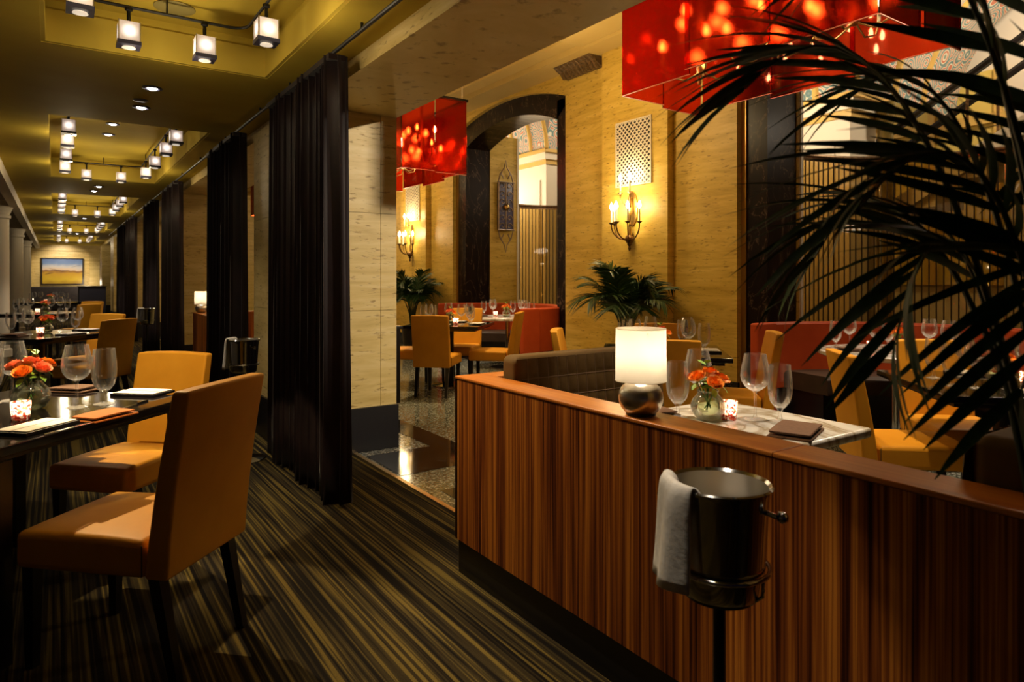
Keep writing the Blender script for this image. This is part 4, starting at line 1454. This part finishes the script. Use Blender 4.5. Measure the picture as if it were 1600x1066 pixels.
NAPO = napkin_proto(M_NAPO, 'rust'); NAPB = napkin_proto(M_NAPB, 'brown')
fk = thing('fork', 'fork', 'fork')
m = MB()
MB().tube([(0, -.09, .003), (0, -.03, .004), (0, .03, .006), (0, .045, .006)], [.0045, .003, .0025, .005], 8).build('handle', M_CUTLERY, fk, smooth=60)
MB().box(-.010, .010, .042, .060, .004, .007).build('neck', M_CUTLERY, fk)
for q in range(4):
    x = -.009 + q * .006
    MB().tube([(x, .058, .0055), (x, .08, .007), (x, .10, .005)], [.0017, .0015, .0008], 6).build('tine', M_CUTLERY, fk)
FORK = Proto(fk)
kn = thing('knife', 'knife', 'knife')
MB().tube([(0, -.10, .004), (0, -.02, .004)], [.005, .004], 8).build('handle', M_CUTLERY, kn, smooth=60)
MB().prism([(-.005, -.02), (.006, -.02), (.009, .06), (.004, .10), (-.005, .105)], 'z', .003, .005).build('blade', M_CUTLERY, kn)
KNIFE = Proto(kn)


def place_glasses(proto, word, pts, where, grp, scale=1.0, z=.7502):
    pts = [(p[0], p[1], z) + tuple(p[2:]) for p in pts]
    od = by_screen(pts)
    for rank, i in enumerate(od):
        p = pts[i]
        s = p[3] if len(p) > 3 else scale
        o = ORD[rank] + ' ' if len(pts) > 1 else ''
        if len(pts) > 1:
            lb = '%s, %s, on %s' % (word, ORD[rank], where)
        else:
            lb = 'clear %s on %s' % (word, where)
        proto.put((p[0], p[1], p[2]), random.random() * 3, lb, grp, s)


def roses(c, where, n, coral, z=.7502, sc=1.0, sprig=True):
    VASE.put((c[0], c[1], z), 0, 'small round clear glass vase of roses on ' + where, 'rose vases', sc)
    pts = []
    for q in range(n):
        if q == 0 and n > 4:
            r, a, h = .004, 0, .158
        else:
            a = 2 * PI * q / (n - 1 if n > 4 else n) + .5
            r, h = .044 + .006 * (q % 2), .130 + .009 * ((q * 7) % 3)
        pts.append((c[0] + r * math.cos(a) * sc, c[1] + r * math.sin(a) * sc, z + h * sc))
    for rank, i in enumerate(by_screen(pts)):
        useP = coral and (i % 2 == 0)
        pr_ = ROSE_P if useP else ROSE_O
        o = pr_.put(pts[i], i * 1.3, '%s rose, %s in the vase on %s' % ('coral' if useP else 'orange', ORD[rank], where), 'roses', sc * (1.0 if i else 1.08))
        v = Vector((pts[i][0] - c[0], pts[i][1] - c[1], .085 * sc))
        o.rotation_euler = v.to_track_quat('Z', 'Y').to_euler()
    if sprig:
        SPRIG.put((c[0] + .012, c[1] + .016, z + .158 * sc), .4, 'bright green leaf sprig among the roses on ' + where, 'leaf sprigs', sc)


def votive(c, where, z=.7502, power=.35, sc=1.0):
    VOT.put((c[0], c[1], z), 0, 'lit mosaic glass votive candle on ' + where, 'votive candles', sc)
    light('POINT', (c[0], c[1], z + .050 * sc), power, (1.0, .74, .48), .008)


# near gallery table
wh = 'the left foreground table'
place_glasses(WINE, 'large wine glass', [(.077, 3.388, 1.08), (-.16, 3.75, 1.08)], wh, 'wine glasses', 1.0)
place_glasses(GOB, 'water goblet', [(.178, 3.415, 1.10), (-.235, 3.70, 1.1)], wh, 'water goblets')
roses((-.085, 3.46), wh, 6, True, sc=1.2)
votive((-.11, 3.215), wh, power=.5)
NAPO.put((.165, 3.075, .7502), PI / 4 - .12, 'folded rust napkin on the left foreground table edge', 'rust napkins')
CARD.put((-.055, 2.99, .7502), PI / 4, 'white menu card on a dark folder at the near edge of foreground table', 'menu cards')
CARD.put((.345, 3.60, .7502), -PI / 4, 'white menu card on a dark folder beside the facing amber chair', 'menu cards')
NAPB.put((.075, 3.90, .7502), -PI / 4, 'folded brown napkin on the far side of the foreground table', 'brown napkins')
FORK.put((-.105, 3.085, .7502), PI / 4 + 1.9, 'silver fork resting by the near menu card', 'forks')
KNIFE.put((.045, 2.915, .7502), PI / 4 + PI / 2 - .05, 'silver knife at the near edge of the foreground table', 'knives')
KNIFE.put((.285, 3.30, .7502), PI / 4 + 1.75, 'silver knife beside the rust napkin', 'knives')
# second gallery table
wh = 'the second gallery table'
place_glasses(WINE, 'wine glass', [(.065, 8.30), (-.22, 8.10), (-.30, 8.45), (.20, 8.45)], wh, 'wine glasses', 1.0)
place_glasses(GOB, 'water goblet', [(.175, 8.20), (-.36, 8.20)], wh, 'water goblets')
roses((-.07, 8.30), wh, 6, True)
votive((-.12, 8.0), wh)
CARD.put((.13, 7.85, .7502), PI / 4, 'white menu card on the second gallery table near the dark chair', 'menu cards')
CARD.put((.28, 8.42, .7502), -PI / 4, 'white menu card on the second gallery table near the facing chair', 'menu cards')
NAPB.put((-.32, 7.95, .7502), -PI / 4, 'folded napkin on the window side of the second gallery table', 'brown napkins')
for gi, (G, nm) in enumerate(((G3, 'the third gallery table'), (G4, 'the fourth gallery table'))):
    place_glasses(WINE, 'wine glass', [(G[0] - .30, G[1] - .1), (G[0] + .22, G[1] + .1), (G[0] - .18, G[1] + .2), (G[0] + .1, G[1] - .2)], nm, 'wine glasses')
    place_glasses(GOB, 'water goblet', [(G[0] - .36, G[1] + .05), (G[0] + .32, G[1] + .0)], nm, 'water goblets')
    roses((G[0] + .02, G[1] + .05), nm, 5, True, sc=1.1, sprig=False)
    votive((G[0] - .08, G[1] - .12), nm)
# marble booth table
wh = 'the white marble booth table'
place_glasses(WINE, 'large wine glass', [(2.265, 1.60, 1.03), (2.21, 1.835, 1.03)], wh, 'wine glasses')
place_glasses(GOB, 'water goblet', [(2.30, 1.515), (2.045, 1.80)], wh, 'water goblets')
roses((2.105, 1.70), wh, 6, False, sc=1.10)
votive((2.172, 1.655), wh, power=.45)
NAPB.put((2.17, 1.365, .7502), .35, 'folded brown napkin near the end of the marble booth table', 'brown napkins', 1.15)
NAPB.put((1.98, 1.88, .7502), -.2, 'folded brown napkin behind the lamp on the marble booth table', 'brown napkins')
FORK.put((2.055, 1.335, .7502), 1.75, 'silver fork on the marble table next to the brown napkin', 'forks')
KNIFE.put((2.03, 1.385, .7502), 1.75, 'silver knife on the marble table next to the brown napkin', 'knives')
# hall tables
for c, wh, fl_ in ((TA, 'the black hall table past the pier', True), (TB, 'the black hall table behind the lamp', True), (TC, 'the black hall table behind the palm', True)):
    x, y = c
    place_glasses(WINE, 'wine glass', [(x - .28, y + .02), (x + .02, y - .24), (x + .10, y + .22), (x + .26, y - .02)], wh, 'wine glasses')
    place_glasses(GOB, 'water goblet', [(x - .30, y + .12), (x + .12, y - .30), (x + .32, y + .08), (x - .08, y + .30)], wh, 'water goblets')
    roses((x + .02, y + .03), wh, 5, True)
    votive((x + .02, y - .10), wh, power=.6)
    CARD.put((x + .22, y - .27, .7502), PI / 4, 'white menu card on %s, right-hand side' % wh, 'menu cards')
    CARD.put((x - .25, y - .22, .7502), -PI / 4, 'white menu card on %s, left-hand side' % wh, 'menu cards')
    CARD.put((x + .24, y + .24, .7502), -PI / 4, 'white menu card on %s, far side' % wh, 'menu cards')
for c, wh in ((W1, 'the round table in the left arch'), (W2, 'the round table in the right arch')):
    x, y = c
    place_glasses(WINE, 'wine glass', [(x - .05, y + .34), (x + .12, y - .18), (x - .24, y + .03), (x + .05, y - .34)], wh, 'wine glasses')
    place_glasses(GOB, 'water goblet', [(x - .18, y + .38), (x + .20, y + .16), (x + .14, y - .40)], wh, 'water goblets')
    roses((x - .06, y - .05), wh, 5, False)
    votive((x - .14, y + .12), wh, power=.4)
    NAPB.put((x - .30, y + .22, .7502), 1.2, 'folded dark napkin at the left of %s' % wh, 'brown napkins')

# ================================================================== SCONCES, GRILLES
def sconce(yc, label):
    s = thing('candle_sconce', label, 'sconce', (PFX, yc, 1.98), 0, 'bronze wall sconces')
    # local: wall plane x=0, out into the hall is -x
    bp = MB()
    pl = [(math.cos(2 * PI * q / 24) * .085, .17 + math.sin(2 * PI * q / 24) * .21) for q in range(24)]
    bp.prism(pl, 'x', -.016, 0)
    bp.build('backplate', M_GILT, s)
    MB().tube([(-.045, 0, -.18), (-.05, 0, -.05), (-.05, 0, .12), (-.04, 0, .30)], [.022, .018, .026, .014], 10).build('column', M_GILT, s, smooth=60)
    MB().ball((-.06, 0, -.20), .055, 14, 8).build('boss', M_BRONZE, s, smooth=80)
    MB().lathe([(.001, -.345), (.012, -.33), (.02, -.31), (.010, -.29), (.026, -.27), (.03, -.25), (.012, -.235)], 12, -.06, 0).build('finial', M_BRONZE, s, smooth=60)
    MB().tube([(-.06, 0, -.20), (-.002, 0, -.14)], .02, 8).build('wall_arm', M_BRONZE, s)
    arms = []
    for ang in (-78, -40, 0, 40, 78):
        a = math.radians(ang)
        arms.append((.215, a, -.20, .0, True))
    for ang in (-42, 34):
        arms.append((.12, math.radians(ang), .17, .36, False))
    for R_, a, zb, zt, low in arms:
        dx, dy = -math.cos(a), math.sin(a)
        x0 = -.06 if low else -.045
        if low:
            pts = [(x0, 0, zb), (x0 + dx * .09, dy * .09, zb - .008), (x0 + dx * .17, dy * .17, zb + .04), (x0 + dx * R_, dy * R_, zb + .12), (x0 + dx * R_, dy * R_, zt - .01)]
        else:
            pts = [(x0, 0, zb), (x0 + dx * .05, dy * .05, zb + .03), (x0 + dx * R_, dy * R_, zb + .09), (x0 + dx * R_, dy * R_, zt - .01)]
        # round the corners a little
        q = [pts[0]]
        for i in range(len(pts) - 1):
            A, B = Vector(pts[i]), Vector(pts[i + 1])
            q += [tuple(A.lerp(B, .3)), tuple(A.lerp(B, .7))]
        q.append(pts[-1])
        ar = MB().tube(q, .0085, 8).build('arm', M_BRONZE, s, smooth=70)
        cx, cy = x0 + dx * R_, dy * R_
        MB().lathe([(.006, zt - .03), (.034, zt - .006), (.036, zt), (.012, zt + .002)], 14, cx, cy).build('drip_pan', M_BRONZE, ar, smooth=40)
        hcn = .15 if low else .14
        MB().lathe([(.0115, zt), (.0115, zt + hcn)], 12, cx, cy).build('candle', M_CANDLE, ar, smooth=40)
        MB().lathe([(.007, zt + hcn), (.021, zt + hcn + .026), (.019, zt + hcn + .052), (.001, zt + hcn + .098)], 12, cx, cy, False, False).build('bulb', M_FLAME, ar, smooth=80)
    light('POINT', (PFX - .22, yc, 2.20), 11, WARM, .10)
    light('POINT', (PFX - .16, yc, 2.56), 7, WARM, .08)
    return s


for k, nm in ((0, 'seven-candle bronze sconce on the lit wall beside the right-hand palm'), (1, 'seven-candle bronze sconce on the far hall wall beyond the near pier')):
    yc = 5.77 + k * PITCH
    sconce(yc, nm)
    g = thing('vent_grille', ('perforated pale grille above the right-hand sconce', 'perforated pale grille above the far sconce')[k], 'grille', (PFX, yc - .01, 2.83), 0, 'wall vent grilles')
    m = MB()
    gw, gh = .285, .385
    step = .046
    # diagonal lattice clipped to the frame
    def clip(a, b):
        pts = []
        (y0_, z0_), (y1_, z1_) = a, b
        t0, t1 = 0.0, 1.0
        dy, dz = y1_ - y0_, z1_ - z0_
        for p, q in ((-dy, y0_ + gw), (dy, gw - y0_), (-dz, z0_ + gh), (dz, gh - z0_)):
            if abs(p) < 1e-9:
                if q < 0: return None
            else:
                r = q / p
                if p < 0: t0 = max(t0, r)
                else: t1 = min(t1, r)
        if t0 >= t1: return None
        return (y0_ + t0 * dy, z0_ + t0 * dz), (y0_ + t1 * dy, z0_ + t1 * dz)
    for s_ in (1, -1):
        c = -1.2
        while c < 1.2:
            r = clip((-1, c - s_ * 1.0), (1, c + s_ * 1.0))
            if r:
                (ya, za), (yb, zb) = r
                dv = Vector((yb - ya, zb - za)); L = dv.length
                if L > .02:
                    nrm = Vector((-dv.y, dv.x)).normalized() * .0075
                    m.prism([(ya + nrm.x, za + nrm.y), (yb + nrm.x, zb + nrm.y), (yb - nrm.x, zb - nrm.y), (ya - nrm.x, za - nrm.y)], 'x', -.012 - .001 * s_, -.006)
            c += step * 1.414
    m.build('lattice', M_CREAM, g)['kind'] = 'stuff'
    fr = MB()
    for a, b, c, d in ((-gw - .015, -gw, -gh - .015, gh + .015), (gw, gw + .015, -gh - .015, gh + .015), (-gw, gw, -gh - .015, -gh), (-gw, gw, gh, gh + .015)):
        fr.box(-.016, -.001, a, b, c, d)
    fr.build('frame', M_CREAM, g)
    MB().box(-.004, -.0005, -gw, gw, -gh, gh).build('backing', M_BLACK, g)

# ornate iron lantern on the wall inside the left arch
ln = thing('iron_wall_lantern', 'tall ornate wrought-iron wall lantern inside the left-hand arch', 'lantern', (6.74, 10.02, 2.62))
lm = simple('wrought_iron', (.30, .22, .16), .4, metal=.7)
MB().box(-.16, .16, -.05, -.012, -.42, .42).build('glass_box', simple('lantern_glass', (.10, .10, .20), .2), ln)
fz = MB()
for q in range(6):
    z = -.36 + q * .144
    for s in (-1, 1):
        pts = []
        for i in range(15):
            a = i / 14 * 3.6 * PI / 2
            r = .062 * (1 - i / 20)
            pts.append((s * (.075 + r * math.cos(a)), -.062, z + r * math.sin(a)))
        fz.tube(pts, .008, 5)
fz.tube([(0, -.062, -.42), (0, -.062, .42)], .010, 6)
for x in (-.16, .16):
    fz.tube([(x, -.06, -.44), (x, -.06, .44)], .012, 6)
for z in (-.43, .43):
    fz.tube([(-.18, -.06, z), (.18, -.06, z)], .014, 6)
fz.build('scrollwork', lm, ln, smooth=50)
MB().ball((0, -.07, -.02), .06, 14, 8).build('rosette', M_GILT, ln, smooth=60)
for sgn in (1, -1):
    fz = MB()
    for s in (-1, 1):
        pts = []
        for i in range(18):
            a = i / 17 * 2.0 * PI
            r = .10 * (1 - i / 24)
            pts.append((s * (.10 - r * .5 * math.cos(a)) * (1 if i else 1), -.05, sgn * (.50 + .14 * i / 17 + r * .5 * math.sin(a))))
        fz.tube(pts, .010, 5)
        fz.tube([(s * .16, -.05, sgn * .44), (s * .12, -.05, sgn * .58), (s * .03, -.05, sgn * .70), (0, -.05, sgn * .84)], [.010, .012, .010, .004], 6)
    fz.build('crest' if sgn > 0 else 'pendant', lm, ln, smooth=50)

# ================================================================== RED CHANDELIERS
def chandelier(cy, label, full=True):
    X0, X1 = 3.67, 4.63
    Y0, Y1 = cy - .97, cy + .97
    cx = (X0 + X1) / 2
    Z0, Z1 = 2.74, 3.72
    c = thing('box_chandelier', label, 'chandelier', (cx, cy, Z0), 0, 'red acrylic chandeliers')
    th = .008
    hx = (X1 - X0) / 2; hy = .97
    rnd = random.Random(int(cy * 10))
    # panels hang from a top frame, bottoms stepped
    n = 3
    L = 2 * hy / n
    for s in (-1, 1):
        for i in range(n):
            y0 = -hy + i * L; off = (.0, .035, .0)[i] if s < 0 else (.02, -.015, .02)[i]
            o_x = (.0, .02, .0)[i] * s
            MB().box(s * hx + o_x - th / 2, s * hx + o_x + th / 2, y0 - .012, y0 + L + .012, off, Z1 - Z0).build('acrylic_panel', M_RED, c)
            MB().box(s * hx + o_x - th / 2 - .001, s * hx + o_x + th / 2 + .001, y0 - .012, y0 + L + .012, off - .004, off - .0002).build('panel_edge', M_REDEDGE, c)
    for s in (-1, 1):
        for i in range(2):
            x0 = -hx + i * hx; off = (.0, -.02)[i]
            o_y = (.0, .02)[i] * s
            MB().box(x0 + .005, x0 + hx - .005, s * hy + o_y - th / 2 + s * .016, s * hy + o_y + th / 2 + s * .016, off, Z1 - Z0).build('acrylic_panel', M_RED, c)
            MB().box(x0 + .005, x0 + hx - .005, s * hy + o_y - th / 2 + s * .016 - .001, s * hy + o_y + th / 2 + s * .016 + .001, off - .004, off - .0002).build('panel_edge', M_REDEDGE, c)
    tf = MB()
    zt = Z1 - Z0
    for s in (-1, 1):
        tf.box(s * hx - .03, s * hx + .03, -hy - .03, hy + .03, zt, zt + .035)
        tf.box(-hx, hx, s * hy - .03, s * hy + .03, zt, zt + .035)
    tf.box(-.03, .03, -hy, hy, zt, zt + .035)
    tf.build('top_frame', M_DARKMET, c)
    for sx in (-1, 1):
        for sy in (-1, 1):
            MB().tube([(sx * (hx - .02), sy * (hy - .05), zt + .03), (sx * (hx - .02), sy * (hy - .05), ZH - Z0)], .011, 8).build('hanging_rod', M_STEELB, c, smooth=40)
    # three candle clusters inside
    for j, yy in enumerate((-.60, 0, .60)):
        MB().lathe([(.02, .16), (.035, .20), (.015, .26), (.012, .55), (.02, zt)], 12, 0, yy).build('stem', M_GILT, c, smooth=50)
        nb = 8
        for q in range(nb):
            a = 2 * PI * q / nb + j * .4
            r = .30 if q % 2 == 0 else .19
            z = .24 if q % 2 == 0 else .46
            ex, ey = r * math.cos(a), r * math.sin(a)
            ar = MB().tube([(0, yy, z - .06), (ex * .4, yy + ey * .4, z - .13), (ex * .85, yy + ey * .85, z - .09), (ex, yy + ey, z)], .0065, 6).build('arm', M_GILT, c, smooth=60)
            MB().lathe([(.004, z - .02), (.024, z), (.010, z + .003)], 10, ex, yy + ey).build('drip_pan', M_GILT, ar, smooth=40)
            MB().lathe([(.011, z), (.011, z + .11)], 10, ex, yy + ey).build('candle', M_CANDLE, ar, smooth=40)
            MB().lathe([(.006, z + .11), (.016, z + .132), (.014, z + .155), (.001, z + .195)], 10, ex, yy + ey, False, False).build('bulb', M_FLAMEC, ar, smooth=80)
        light('POINT', (cx, cy + yy, Z0 + .60), 9, WARMER, .012)
    return c


M_REDEDGE = simple('acrylic_edge', (.85, .30, .22), .25)
chandelier(2.81, 'large red acrylic box chandelier over the right-hand hall tables')
chandelier(8.81, 'red acrylic box chandelier seen past the near pier')
chandelier(14.81, 'far red acrylic box chandelier glimpsed between dark curtains')

# ================================================================== SERVICE STAND BEHIND THE PIER
ss = thing('service_stand', 'dark service stand half hidden behind the near pier', 'stand', (2.62, 6.28, 0))
rbox('body', (-.22, .22, -.20, .20, .06, .80), M_DKWOOD, ss, bev=.006, seg=2)
rbox('top', (-.24, .24, -.22, .22, .80, .83), M_BLACK, ss, bev=.004, seg=2)
for sx in (-1, 1):
    for sy in (-1, 1):
        MB().box(sx * .18 - .02, sx * .18 + .02, sy * .16 - .02, sy * .16 + .02, 0, .06).build('foot', M_BLACK, ss)
MB().box(.06, .16, -.206, -.2, .60, .70).build('label_frame', M_WHITE, ss)
MB().box(.075, .145, -.2075, -.2055, .615, .685).build('label_plate', M_BLACK, ss)

# ================================================================== FAR BANQUETTE AT THE END WALL
bq = thing('wall_banquette', 'long dark banquette under the landscape painting', 'banquette', (.25, 31.3, 0))
rbox('back', (-1.2, 1.0, .35, .50, .1, 1.0), M_BANQ, bq, bev=.03)
rbox('seat', (-1.2, 1.0, -.2, .35, .1, .46), M_BANQ, bq, bev=.03)
hb_ = thing('gallery_booth', 'dark high-backed booth divider at the far right of the gallery', 'booth', (.95, 24.6, 0))
rbox('panel', (-.35, .35, -.6, .6, .0, 1.05), M_NAVY, hb_, bev=.02)
rbox('cap', (-.37, .37, -.62, .62, 1.05, 1.08), M_DKWOOD, hb_, bev=.005)

# ================================================================== PALMS
def frond_geo(base, azim, length, rise, droop, n_leaf, leaf_len, leaf_w, rnd):
    """returns rachis points and list of (pos, dir, side) for the leaflets"""
    pts = []
    d = Vector((math.cos(azim), math.sin(azim), 0))
    for i in range(13):
        t = i / 12
        h = rise * (t - droop * t * t)
        pts.append(Vector(base) + d * (length * (t ** 1.15) * .92) + Vector((0, 0, h)))
    leaves = []
    for q in range(n_leaf):
        t = .24 + .76 * (q // 2) / max((n_leaf // 2 - 1), 1)
        f = t * 12; i = min(int(f), 11); f -= i
        p = pts[i].lerp(pts[i + 1], f)
        tg = (pts[i + 1] - pts[i]).normalized()
        s = 1 if q % 2 else -1
        side = tg.cross(Vector((0, 0, 1))).normalized() * s
        up = side.cross(tg).normalized() * s
        sweep = .45 + .75 * t
        dr = (side * 1.0 + tg * sweep + Vector((0, 0, 1)) * (.22 - .25 * t) + Vector((rnd.uniform(-.12, .12), rnd.uniform(-.12, .12), rnd.uniform(-.12, .12)))).normalized()
        ll = leaf_len * (.55 + .75 * math.sin(PI * min(t * .80 + .08, 1))) * rnd.uniform(.88, 1.1)
        leaves.append((p, dr, ll, tg))
    return pts, leaves


def leaf_basis(dr, tg):
    x = dr.normalized()
    n = x.cross(tg)
    if n.length < 1e-3: n = Vector((0, 0, 1))
    n.normalize()
    if n.z < 0: n = -n
    y = n.cross(x).normalized()
    return x, y, n


def blade(mb, p, dr, ll, tg, w_, lim=None):
    x, y, n = leaf_basis(dr, tg)
    K = 5
    vs_ = []; fs = []
    for i in range(K + 1):
        t = i / K
        wd = w_ * math.sin(PI * (.10 + .88 * t) ** .8) * .5
        c = p + x * (ll * t) + Vector((0, 0, -.30 * ll * t * t))
        vs_ += [c - y * wd + n * wd * .25, c, c + y * wd + n * wd * .25]
    for i in range(K):
        a = i * 3
        fs += [(a, a + 1, a + 4, a + 3), (a + 1, a + 2, a + 5, a + 4)]
    if lim is not None:
        vs_ = [Vector((lim - .1 + (v.x - lim + .1) * .15, v.y, v.z)) if v.x > lim - .1 else v for v in vs_]
    mb.add(vs_, fs)


def palm(loc, label, n_fronds, length, rise, seed, potr, poth, leaf_len, leaf_w, n_leaf, mat, stem_h, separate=False):
    rnd = random.Random(seed)
    t = thing('potted_palm', label, 'palm', loc, 0, 'potted palms')
    MB().lathe([(potr * .75, 0), (potr, poth), (potr * .93, poth), (potr * .9, poth - .03)], 24, cap1=True).build('planter', M_POT, t, smooth=40)
    MB().lathe([(potr * .9, poth - .028), (.001, poth - .01)], 20, cap0=False, cap1=False).build('soil', M_SOIL, t, smooth=60)
    unit = None
    if separate:
        u = MB(); blade(u, Vector((0, 0, 0)), Vector((1, 0, 0)), 1.0, Vector((0, 1, 0)), .085)
        unit = u.mesh('leaflet', 80)
    for k in range(n_fronds):
        if separate:
            az, L, ri, dp, bz = separate[k]
        else:
            az = 2 * PI * k / n_fronds * 2.4 + rnd.uniform(-.3, .3)
            L = length * rnd.uniform(.65, 1.1); ri = rise * rnd.uniform(.75, 1.15) * (1.25 if k % 3 == 0 else 1)
            if k % 3 == 0: L *= .55
            dp = rnd.uniform(.40, .72); bz = stem_h * rnd.uniform(.8, 1.1)
        bx = potr * .3 * math.cos(az); by = potr * .3 * math.sin(az)
        base = (bx, by, poth + bz)
        pts, lv = frond_geo(base, az, L, ri, dp, n_leaf, leaf_len, leaf_w, rnd)
        pts = [Vector((min(q_.x, .32 + (q_.x - .32) * .15) if q_.x > .32 else q_.x, q_.y, q_.z)) for q_ in pts]
        stalk = [Vector((bx * .5, by * .5, poth - .02)), Vector((bx * .8, by * .8, poth + bz * .6))] + pts
        rad = [.010, .009] + [.008 * (1 - .8 * i / 12) for i in range(13)]
        if not separate: rad = [r * .8 for r in rad]
        f = MB().tube(stalk, rad, 6)
        if not separate:
            fo = f.build('frond_stalk', M_PALMST, t, smooth=60)
            b = MB()
            for (p, dr, ll, tg) in lv:
                blade(b, p, dr, ll, tg, leaf_w, .42)
            b.build('leaflets', mat, fo, smooth=80)['kind'] = 'stuff'
        else:
            fo = f.build('frond_stalk', M_PALMST, t, smooth=60)
            for (p, dr, ll, tg) in lv:
                x, y, n = leaf_basis(dr, tg)
                o = link('leaflet', unit, mat, fo)
                M = Matrix(((x.x, y.x, n.x, p.x), (x.y, y.y, n.y, p.y), (x.z, y.z, n.z, p.z), (0, 0, 0, 1)))
                o.matrix_basis = M @ Matrix.Diagonal((ll, leaf_w / .085, .8 * ll, 1)).to_4x4()
    return t


palm((5.34, 5.45, 0), 'potted palm under the right-hand sconce against the stone pier', 28, .54, 1.06, 5, .20, .42, .27, .024, 44, M_PALMF, .30)
palm((5.40, 11.05, 0), 'potted palm under the far sconce beyond the near pier', 28, .54, 1.06, 8, .20, .42, .27, .024, 44, M_PALMF, .30)

# the big near palm at the right edge: fronds as (left, away, height) of mid point and tip, in metres from the planter
FRONDS = [((.15, .0, 1.58), (.34, .05, 1.80)), ((.20, .10, 1.52), (.47, .16, 1.62)), ((.15, -.02, 1.36), (.37, -.02, 1.40)), ((.12, .10, 1.30), (.25, .10, 1.20)),
          ((.08, .0, 1.55), (.14, .04, 2.02)), ((.08, -.04, 1.28), (.17, -.06, 1.15)), ((.07, .16, 1.48), (.19, .36, 1.66)), ((-.10, .02, 1.42), (-.22, .0, 1.55)),
          ((-.05, -.12, 1.30), (-.16, -.16, 1.22)), ((.12, .18, 1.34), (.27, .34, 1.34)), ((-.04, .08, 1.40), (-.12, .14, 1.50)), ((.13, .06, 1.70), (.23, .14, 2.05))]


def near_palm(loc, label):
    rnd = random.Random(11)
    t = thing('potted_palm', label, 'palm', loc, 0, 'potted palms')
    potr, poth = .16, .55
    MB().lathe([(potr * .75, 0), (potr, poth), (potr * .93, poth), (potr * .9, poth - .03)], 24, cap1=True).build('planter', M_POT, t, smooth=40)
    MB().lathe([(potr * .9, poth - .028), (.001, poth - .01)], 20, cap0=False, cap1=False).build('soil', M_SOIL, t, smooth=60)
    u = MB(); blade(u, Vector((0, 0, 0)), Vector((1, 0, 0)), 1.0, Vector((0, 1, 0)), .085)
    unit = u.mesh('leaflet', 80)
    Lx = Vector((-math.cos(YAW), math.sin(YAW), 0)); Ax = Vector((math.sin(YAW), math.cos(YAW), 0)); Z = Vector((0, 0, 1))
    for k, (m_, e_) in enumerate(FRONDS):
        P1 = Lx * m_[0] + Ax * m_[1] + Z * m_[2]
        P2 = Lx * e_[0] + Ax * e_[1] + Z * e_[2]
        a = 2 * PI * k / len(FRONDS)
        P0 = Vector((.04 * math.cos(a), .04 * math.sin(a), poth - .02))
        C = P1 * 2 - (P0 + P2) * .5
        pts = [(P0 * (1 - q) ** 2 + C * 2 * q * (1 - q) + P2 * q * q) for q in [i / 16 for i in range(17)]]
        fo = MB().tube(pts, [.0075 * (1 - .8 * i / 16) for i in range(17)], 6).build('frond_stalk', M_PALMST, t, smooth=60)
        nl = 24
        for q in range(nl):
            tt = .50 + .50 * (q // 2) / (nl // 2 - 1)
            f = tt * 16; i = min(int(f), 15); f -= i
            p = pts[i].lerp(pts[i + 1], f)
            tg = (pts[i + 1] - pts[i]).normalized()
            sd = 1 if q % 2 else -1
            side = tg.cross(Z)
            side = (side.normalized() if side.length > .05 else Ax) * sd
            w_ = (tt - .5) * 2
            dr = (side * (.95 - .45 * w_) + tg * (.55 + .6 * w_) + Lx * .35 + Z * .05 + Vector((rnd.uniform(-.1, .1), rnd.uniform(-.1, .1), rnd.uniform(-.1, .1)))).normalized()
            ll = .25 * (.62 + .5 * math.sin(PI * min(w_ * .85 + .1, 1))) * rnd.uniform(.88, 1.1)
            x, y, n = leaf_basis(dr, tg)
            o = link('leaflet', unit, M_PALM, fo)
            M = Matrix(((x.x, y.x, n.x, p.x), (x.y, y.y, n.y, p.y), (x.z, y.z, n.z, p.z), (0, 0, 0, 1)))
            o.matrix_basis = M @ Matrix.Diagonal((ll, .019 / .085, .8 * ll, 1)).to_4x4()
    return t


near_palm((1.255, .30, 0), 'large dark potted palm reaching into view at the right edge')

# ================================================================== HALL AND LOBBY LIGHT
light('SPOT', (4.0, 6.9, 4.40), 420, WARM, .05, (4.0, 7.0, 0), 60, .7)
light('SPOT', (3.4, 3.6, 4.40), 380, WARM, .05, (3.7, 3.3, 0), 55, .7)
light('SPOT', (3.2, 1.5, 4.40), 420, WARM, .05, (3.7, 1.6, 0), 50, .7)
light('SPOT', (2.6, 1.6, 4.40), 430, SOFTW, .05, (2.15, 1.6, .75), 30, .7)
light('SPOT', (5.0, 2.4, 4.30), 420, SOFTW, .05, (5.35, 2.5, .75), 40, .7)
light('SPOT', (5.0, 8.1, 4.30), 420, SOFTW, .05, (5.5, 8.1, .75), 40, .7)
light('SPOT', (3.2, 5.6, 4.40), 260, WARM, .05, (2.5, 5.2, 0), 60, .7)
light('SPOT', (5.4, -1.2, 3.7), 1500, SOFTW, .08, (1.95, 4.74, 1.35), 24, .6)  # added spot from out of view, lights the near pier front
light('POINT', (4.2, 5.8, 3.4), 60, WARM, .3)
light('POINT', (4.2, 11.8, 3.4), 75, WARM, .3)
light('POINT', (4.2, 17.5, 3.0), 60, WARM, .3)
for y in (14.5, 9.3, 2.6):
    light('POINT', (10.2 if y < 10 else 8.4, y, 5.6 if y < 10 else 3.4), 240, SOFTW, .3)
light('POINT', (8.0, 2.6, 3.3), 10, SOFTW, .2)
light('POINT', (7.9, 5.3, 3.5), 55, SOFTW, .2)  # added fill hidden behind the side wall, brightens the right-hand cream pier
light('POINT', (8.1, 12.4, 3.6), 45, SOFTW, .2)  # matching added fill for the cream pier through the left arch
light('POINT', (8.0, 8.6, 3.3), 14, SOFTW, .2)
